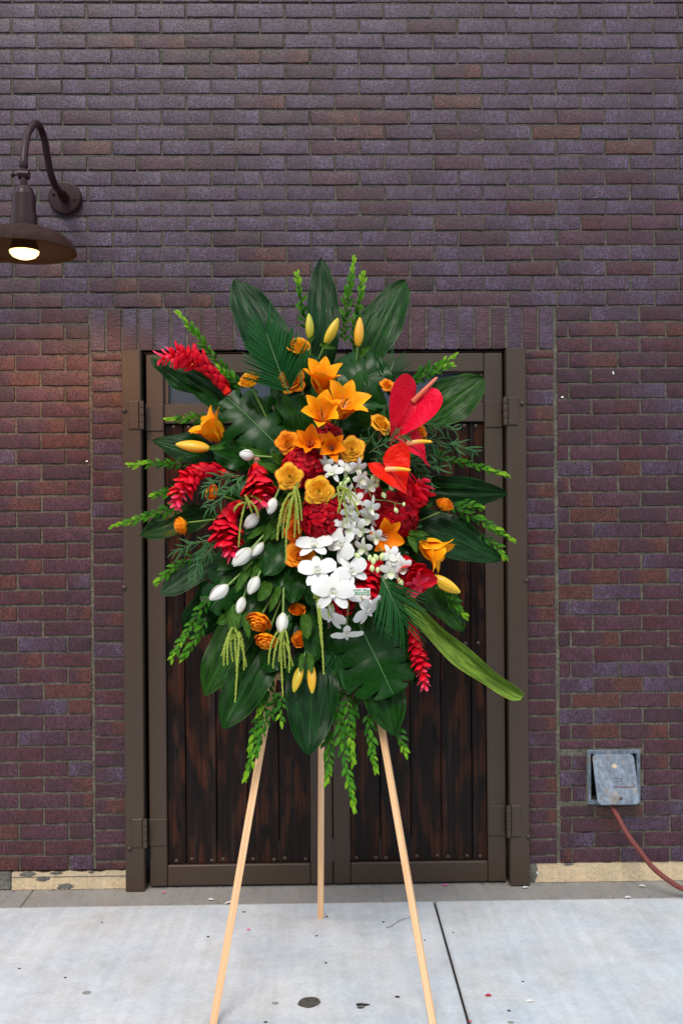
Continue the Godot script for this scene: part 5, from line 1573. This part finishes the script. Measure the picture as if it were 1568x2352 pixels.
func hydrangea(label: String, x: float, y: float, rad: float, count: int, off: float, seed: int, face := Vector3(0, 0.1, 1)) -> void:
	var r := RandomNumberGenerator.new()
	r.seed = seed
	var c := spray(x, y, off - 0.02)
	var o := thing("hydrangea", label, "hydrangea", c, "dark red hydrangea heads")
	var R := m(rad)
	var core := Shape.new()
	var prof := []
	for k in 9: prof.append([sin(PI * k / 8.0) * R * 0.74, -cos(PI * k / 8.0) * R * 0.74])
	core.lathe(prof, 14)
	for k in core.c.size(): core.c[k] = Color(0.07, 0.001, 0.004)
	part(o, "core", core.mesh(mats.floret_red))
	for k in count:
		var z := 1.0 - 1.35 * (k + 0.5) / count
		var a := k * 2.39996
		var d := Vector3(sqrt(1 - z * z) * cos(a), sqrt(1 - z * z) * sin(a), z)
		d = (d + Vector3(r.randf_range(-0.12, 0.12), r.randf_range(-0.12, 0.12), 0)).normalized()
		d = frame(Vector3(0, 1, 0), face) * d
		var mesh := once("floret %d" % (k % 3), func(): return floret_shape(k % 3).mesh(mats.floret_red))
		var fz := (d + Vector3(r.randf_range(-0.35, 0.35), r.randf_range(-0.35, 0.35), 0)).normalized()
		var b := Basis(fz.cross(Vector3(0.3, 1, 0.1)).normalized(), Vector3.ZERO, fz)
		b.y = fz.cross(b.x)
		part(o, "floret", mesh, Transform3D(b.rotated(fz, r.randf() * TAU).scaled_local(Vector3.ONE * R * r.randf_range(0.25, 0.34)), d * R * r.randf_range(0.84, 1.0)))

func build_hydrangeas() -> void:
	hydrangea("dark red hydrangea between golden roses and deep orange lilies", 702, 1072, 48, 80, 0.12, 1)
	hydrangea("dark red hydrangea below the rose at the spray's heart", 745, 1190, 54, 92, 0.13, 2)
	hydrangea("dark red hydrangea on the hose side behind the thin orchid stem", 905, 1185, 54, 90, 0.06, 3)
	hydrangea("dark red hydrangea half covered by the small white orchids", 838, 1150, 42, 66, 0.09, 4)
	hydrangea("small dark red hydrangea peeping out under the bright lilies", 752, 1008, 36, 40, 0.08, 5)
	hydrangea("small dark red hydrangea showing below the largest orchid", 790, 1388, 26, 34, 0.07, 6)

func orchid_pieces() -> void:
	once("moth petal", func(): return blade({"length": 1.0, "width": 0.80, "a": 0.45, "b": 0.36, "arch": 0.07, "cup": -0.08, "droop": 0.06, "rows": 10, "cols": 10, "neck": 0.1, "wave": 0.02, "tint": func(t, e): return Color(0.93, 0.97, 0.86).lerp(Color.WHITE, smoothstep(0.0, 0.3, t))}).mesh(mats.white_petal))
	once("moth sepal", func(): return blade({"length": 1.0, "width": 0.50, "a": 0.55, "b": 0.48, "arch": 0.06, "cup": 0.12, "droop": 0.08, "rows": 9, "cols": 6, "neck": 0.1}).mesh(mats.white_petal))
	once("moth lip", func():
		var s := Shape.new()
		for q in [-1.0, 1.0]: s.add(blade({"length": 0.30, "width": 0.22, "a": 0.4, "b": 0.4, "cup": 0.4, "rows": 6, "cols": 4}), Transform3D(Basis(Vector3.BACK, q * 0.75) * Basis(Vector3.RIGHT, 0.75), Vector3(q * 0.03, -0.02, 0.04)))
		s.add(blade({"length": 0.36, "width": 0.24, "a": 0.3, "b": 0.6, "cup": 0.3, "droop": -0.3, "rows": 6, "cols": 4}), Transform3D(Basis(Vector3.BACK, PI) * Basis(Vector3.RIGHT, 0.55), Vector3(0, -0.04, 0.05)))
		s.lathe([[0.0, 0.09], [0.05, 0.06], [0.055, 0.0], [0.04, -0.06], [0.0, -0.08]], 10, Color.WHITE, Transform3D(Basis(Vector3.RIGHT, PI / 2), Vector3(0, 0.0, 0.08)))
		return s.mesh(mats.white_petal))
	once("moth mark", func():
		var s := Shape.new()
		for q in [-1.0, 1.0]: s.lathe([[0.0, 0.03], [0.035, 0.01], [0.03, -0.02], [0.0, -0.03]], 8, Color.WHITE, Transform3D(Basis.IDENTITY, Vector3(q * 0.07, -0.07, 0.13)))
		return s.mesh(mats.orchid_lip))
	once("small petal", func(): return blade({"length": 1.0, "width": 0.62, "a": 0.5, "b": 0.42, "arch": 0.08, "cup": -0.10, "droop": 0.14, "rows": 7, "cols": 6, "neck": 0.1, "tint": func(t, e): return Color(0.88, 0.95, 0.72).lerp(Color.WHITE, smoothstep(0.0, 0.4, t))}).mesh(mats.white_petal))
	once("small sepal", func(): return blade({"length": 1.0, "width": 0.42, "a": 0.5, "b": 0.6, "arch": 0.08, "cup": 0.2, "droop": 0.22, "rows": 7, "cols": 4, "neck": 0.1, "tint": func(t, e): return Color(0.90, 0.95, 0.78).lerp(Color.WHITE, smoothstep(0.0, 0.5, t))}).mesh(mats.white_petal))
	once("small lip", func():
		var s := Shape.new()
		s.add(blade({"length": 0.85, "width": 0.6, "a": 0.35, "b": 0.5, "cup": 0.7, "droop": -0.15, "rows": 7, "cols": 6, "tint": func(t, e): return Color(0.85, 0.95, 0.55).lerp(Color.WHITE, smoothstep(0.2, 0.8, t))}), Transform3D(Basis(Vector3.BACK, PI) * Basis(Vector3.RIGHT, 0.7), Vector3(0, 0.05, 0.02)))
		return s.mesh(mats.white_petal))

func bloom(o: Node3D, x: float, y: float, rad: float, face: Vector3, roll: float, off: float, big: bool) -> void:
	var f := face.normalized()
	var bx := Vector3.UP.cross(f).normalized()
	var b := Basis(f, roll) * Basis(bx, f.cross(bx), f)
	var lip := part(o, "bloom", kept["moth lip" if big else "small lip"], Transform3D(b.scaled_local(Vector3.ONE * m(rad * (0.87 if big else 1.0))), spray(x, y, off) - o.position))
	var plan: Array
	if big: plan = [["petal", "moth petal", 1.32, 1.0, 0.02], ["petal", "moth petal", -1.32, 1.0, 0.02], ["sepal", "moth sepal", 0.0, 0.90, -0.03], ["sepal", "moth sepal", 2.45, 0.92, -0.04], ["sepal", "moth sepal", -2.45, 0.92, -0.04]]
	else: plan = [["petal", "small petal", 1.15, 1.0, 0.02], ["petal", "small petal", -1.15, 1.0, 0.02], ["sepal", "small sepal", 0.0, 1.0, -0.03], ["sepal", "small sepal", 2.35, 1.0, -0.03], ["sepal", "small sepal", -2.35, 1.0, -0.03]]
	for q in plan:
		part(lip, q[0], kept[q[1]], Transform3D((Basis(Vector3.BACK, q[2] + rng.randf_range(-0.1, 0.1)) * Basis(Vector3.RIGHT, rng.randf_range(-0.05, 0.22))).scaled_local(Vector3.ONE * q[3]), Vector3(0, 0, q[4])))
	if big: part(lip, "mark", kept["moth mark"])

func orchid_bud(o: Node3D, x: float, y: float, rad: float, off: float) -> void:
	var mesh := once("orchid bud", func():
		var s := Shape.new()
		s.lathe([[0.0, 1.25], [0.35, 1.0], [0.7, 0.5], [0.8, 0.0], [0.6, -0.6], [0.25, -1.0], [0.0, -1.1]], 12)
		return s.mesh(mats.orchid_bud))
	part(o, "bud", mesh, Transform3D(frame(Vector3(rng.randf_range(-0.6, 0.6), -1, rng.randf_range(0, 0.6)), Vector3.BACK, m(rad)), spray(x, y, off) - o.position))

func orchid_stem(o: Node3D, pts: Array, off: float, r: float) -> void:
	var cv := Curve3D.new()
	var w := []
	for q in pts: w.append(spray(q[0], q[1], off if q.size() < 3 else q[2]) - o.position)
	for k in w.size():
		var tn: Vector3 = (w[mini(k + 1, w.size() - 1)] - w[maxi(k - 1, 0)]) / 6.0
		cv.add_point(w[k], -tn, tn)
	var p := PackedVector3Array()
	for k in 25: p.append(cv.sample_baked(cv.get_baked_length() * k / 24.0, true))
	part(o, "stem", tube_mesh(p, r, r * 0.7, mats.stem_green, 6))

func build_orchids() -> void:
	orchid_pieces()
	var g := "white orchid sprays down the middle"
	var a := thing("moth_orchid", "cascade of nine large flat white orchid blooms down the spray's middle", "orchid", spray(760, 1210, 0.10), g)
	orchid_stem(a, [[765, 1180, 0.06], [772, 1250, 0.13], [790, 1310, 0.14], [800, 1380, 0.13], [797, 1420, 0.15], [796, 1450, 0.17]], 0.12, 0.0026)
	orchid_stem(a, [[770, 1200, 0.06], [740, 1250, 0.12], [745, 1330, 0.15], [765, 1400, 0.15]], 0.12, 0.0024)
	for q in [[729, 1311, 50, Vector3(-0.05, 0.52, 0.9), 0.10, 0.205], [806, 1313, 48, Vector3(0.30, 0.35, 0.9), 0.50, 0.20], [764.5, 1360, 56, Vector3(0.0, 0.22, 1), -0.08, 0.235], [760, 1412, 48, Vector3(-0.55, -0.60, 0.55), -0.5, 0.17], [842, 1400, 48, Vector3(0.62, -0.45, 0.5), 0.75, 0.20], [796, 1454, 42, Vector3(0.05, -0.85, 0.5), 0.1, 0.19], [829, 1376, 38, Vector3(0.3, 0.75, 0.45), 0.3, 0.18], [722, 1254, 50, Vector3(-0.15, 0.72, 0.65), 0.05, 0.17], [786, 1253, 50, Vector3(-0.62, 0.15, 0.7), -0.75, 0.18], [764, 1228, 40, Vector3(-0.5, 0.6, 0.5), -0.7, 0.14]]:
		bloom(a, q[0], q[1], q[2], q[3], q[4], q[5], true)
	var b := thing("small_orchid", "spray of small creamy white orchids below the red hydrangeas", "orchid", spray(790, 1080, 0.10), g)
	orchid_stem(b, [[790, 1075, 0.12], [812, 1120, 0.15], [835, 1175, 0.16], [835, 1230, 0.17], [848, 1285, 0.17]], 0.14, 0.0016)
	for q in [[765, 1084, 27], [751, 1064, 23], [791, 1076, 24], [821, 1074, 24], [827, 1100, 22], [847, 1113, 25], [801, 1172, 22], [850, 1164, 27], [848, 1188, 26], [788, 1203, 26], [824, 1216, 27], [834, 1258, 24], [864, 1232, 25], [818, 1150, 22], [796, 1132, 24], [812, 1192, 22], [806, 1218, 22]]:
		bloom(b, q[0], q[1], q[2], Vector3(rng.randf_range(-0.9, 0.9), rng.randf_range(-0.8, 0.4), 1), rng.randf_range(-0.7, 0.7), rng.randf_range(0.145, 0.195), false)
	for q in [[791, 1110, 6.5], [799, 1102, 6], [783, 1112, 5.5], [820, 1278, 8], [877, 1278, 7.5], [857, 1288, 7.5], [863, 1280, 7], [849, 1281, 6.5], [854, 1305, 7], [867, 1309, 6]]: orchid_bud(b, q[0], q[1], q[2], 0.19)
	var c := thing("small_orchid", "thin arching orchid stem with greenish buds in front of the hose-side hydrangea", "orchid", spray(835, 1105, 0.12), g)
	orchid_stem(c, [[830, 1085, 0.12], [844, 1122, 0.16], [858, 1146, 0.17], [890, 1150, 0.16], [910, 1156, 0.15], [928, 1158, 0.14]], 0.14, 0.0016)
	orchid_stem(c, [[840, 1088, 0.14], [866, 1096, 0.18], [884, 1108, 0.18], [898, 1120, 0.17]], 0.14, 0.0012)
	orchid_stem(c, [[906, 1155, 0.15], [907, 1162, 0.16], [909, 1170, 0.16]], 0.14, 0.0010)
	for q in [[857, 1097, 7.5], [867, 1103, 5.5], [866, 1113, 6], [898, 1120, 6.5], [881, 1137, 7], [909, 1172, 6], [927, 1158, 4.5]]: orchid_bud(c, q[0], q[1], q[2], 0.18)
	var d := thing("small_orchid", "cluster of small white orchids above the round ginger head", "orchid", spray(880, 1260, 0.10), g)
	orchid_stem(d, [[850, 1240, 0.12], [880, 1270, 0.15], [898, 1300, 0.16], [915, 1330, 0.15]], 0.14, 0.0015)
	for q in [[896, 1277, 27], [922, 1302, 25], [896, 1312, 26], [908, 1290, 22]]: bloom(d, q[0], q[1], q[2], Vector3(rng.randf_range(-0.2, 0.5), rng.randf_range(-0.3, 0.3), 1), rng.randf_range(-0.6, 0.6), 0.16, false)
	for q in [[890, 1341, 8.5], [919, 1336, 8.5], [886, 1333, 6]]: orchid_bud(d, q[0], q[1], q[2], 0.15)

func amaranth(label: String, x: float, y: float, ends: Array, off: float, seed: int) -> void:
	var r := RandomNumberGenerator.new()
	r.seed = seed
	var a := spray(x, y, off)
	var o := thing("green_amaranth", label, "amaranth", a, "green hanging amaranth tassels")
	for e in ends:
		var z := spray(e[0], e[1], off + r.randf_range(0.0, 0.03)) - a
		var ctrl := Vector3(z.x * 0.85, z.y * 0.25, z.z + 0.02)
		var s := Shape.new()
		var from := Vector3(r.randf_range(-0.014, 0.014), r.randf_range(-0.03, 0.012), r.randf_range(-0.012, 0.012))
		ctrl += from * 0.7 + Vector3(r.randf_range(-0.008, 0.008), 0, 0)
		var path := bez_path(from, ctrl, z, 12)
		s.tube(path, PackedFloat32Array([0.0016]), 5, Color(0.8, 0.9, 0.6))
		var len := 0.0
		for k in 12: len += path[k].distance_to(path[k + 1])
		var n := int(len / 0.00062)
		for k in n:
			var t := pow((k + 0.5) / n, 0.9)
			if t < 0.04: continue
			var p := bez(from, ctrl, z, t)
			var d := Vector3(r.randf_range(-1, 1), r.randf_range(-1, 1), r.randf_range(-1, 1)).normalized()
			var rr := (0.0022 + 0.0016 * absf(sin(t * len / 0.0046 * PI))) * (1.0 - 0.45 * pow(t, 3.0))
			var bead := r.randf_range(0.0012, 0.0021)
			var q := p + d * rr
			var col := Color(0.75, 0.85, 0.7).lerp(Color(1.35, 1.3, 1.5), r.randf() * (0.4 + 0.6 * t))
			var u := [q + Vector3(bead, 0, 0), q + Vector3(0, bead, 0), q - Vector3(bead, 0, 0), q - Vector3(0, bead, 0)]
			for w in 4: s.tri(q + Vector3(0, 0, bead), u[w], u[(w + 1) % 4], col)
		part(o, "tassel", s.mesh(mats.tassel_green))
	stalk(o, a, a + Vector3(0.02, 0.04, -0.04), 0.002, 0.0025, mats.stem_green)

func build_amaranths() -> void:
	amaranth("green tassels hanging in the middle, below the golden rose", 677, 1124, [[645, 1208], [637, 1240], [649, 1237], [657, 1291], [676, 1235], [687, 1226], [693, 1196], [682, 1193], [662, 1215]], 0.19, 1)
	amaranth("green tassels hanging under the short ginger head, beside a tulip", 569, 1138, [[538, 1176], [548, 1256], [579, 1179], [593, 1187], [607, 1166]], 0.14, 2)
	amaranth("green tassels hanging lowest on the lamp side, under a veined leaf", 542, 1448, [[514, 1484], [509, 1507], [514, 1529], [523, 1527], [540, 1613], [544, 1534], [560, 1538], [566, 1531], [535, 1520]], 0.11, 3)
	amaranth("green tassels hanging over the crossbar below the front tulip", 648, 1446, [[617, 1526], [627, 1534], [650, 1600], [664, 1544], [672, 1529], [655, 1535], [640, 1520]], 0.12, 4)
	amaranth("green tassels over the small orchids beside the heart rose", 785, 1112, [[775, 1179], [781, 1169], [763, 1145], [818, 1146], [797, 1203], [823, 1184], [805, 1160]], 0.21, 5)
	amaranth("green tassels hanging out from under the large flat orchids", 732, 1338, [[714, 1349], [721, 1359], [728, 1391], [734, 1405], [739, 1484], [755, 1418], [766, 1402], [743, 1549], [722, 1375]], 0.19, 6)

func build_card() -> void:  # a flat logo overlay, modelled here as a card on a pick
	var c := spray(827.5, 1359.5, 0.245)
	var o := thing("logo_card", "small white and green logo overlay modelled as a card beside the largest orchid", "card", c, "", Basis(Vector3.UP, -0.02))
	var w := m(40.5)
	var h := m(15.2)
	var k := 0.94
	part(o, "board", box_mesh(Vector3(-w / 2, -h / 2, -0.0008), Vector3(w / 2, h / 2, 0.0), mats.card, 0.0))
	part(o, "green_band", box_mesh(Vector3(-w * 0.472, -h * 0.445, 0.0001), Vector3(w * 0.472, h * 0.02, 0.0005), mats.print_green, 0.0))
	var font := SystemFont.new()
	font.font_names = PackedStringArray(["Droid Serif"])
	font.font_weight = 700
	var word := func(text: String, size: float, material: Material, wide: float) -> TextMesh:
		var t := TextMesh.new()
		t.text = text
		t.font = font
		t.font_size = 32
		t.pixel_size = size / 32.0
		t.depth = 0.0004
		t.material = material
		return t
	var f: TextMesh = word.call("FLOWERS", h * 0.50, mats.print_white, 0.0)
	var box := f.get_aabb()
	var sc := Vector3(w * 0.885 / maxf(box.size.x, 0.001), h * 0.335 / maxf(box.size.y, 0.001), 1.0)
	part(o, "lettering", f, Transform3D(Basis.from_scale(sc), Vector3(-box.get_center().x * sc.x, -h * 0.212 - box.get_center().y * sc.y, 0.0009)))
	var text := "Growers Direct"
	var widths := []
	var total := 0.0
	for ch in text:
		var cw := 0.3 if ch in "rit" else (0.45 if ch in " esc" else (0.72 if ch in "GDw" else 0.52))
		widths.append(cw)
		total += cw
	var x := -w * 0.455
	for n in text.length():
		var cw: float = widths[n] / total * w * 0.93
		if text[n] != " ":
			var t: TextMesh = word.call(text[n], h * 0.40, mats.print_green, 0.0)
			var bb := t.get_aabb()
			var mid := x + cw / 2.0
			var e := mid / (w * 0.47)
			var up := h * 0.16 + h * 0.12 * (1.0 - e * e)
			part(o, "lettering", t, Transform3D(Basis(Vector3.BACK, -e * 0.28).scaled_local(Vector3(0.9, 1, 1)), Vector3(mid - bb.get_center().x * 0.9, up, 0.0004)))
		x += cw
	part(o, "pick", tube_mesh(PackedVector3Array([Vector3(0, 0, -0.002), Vector3(0.005, -0.02, -0.04), Vector3(0, -0.03, -0.10)]), 0.0012, 0.0012, mats.stem_green, 5))
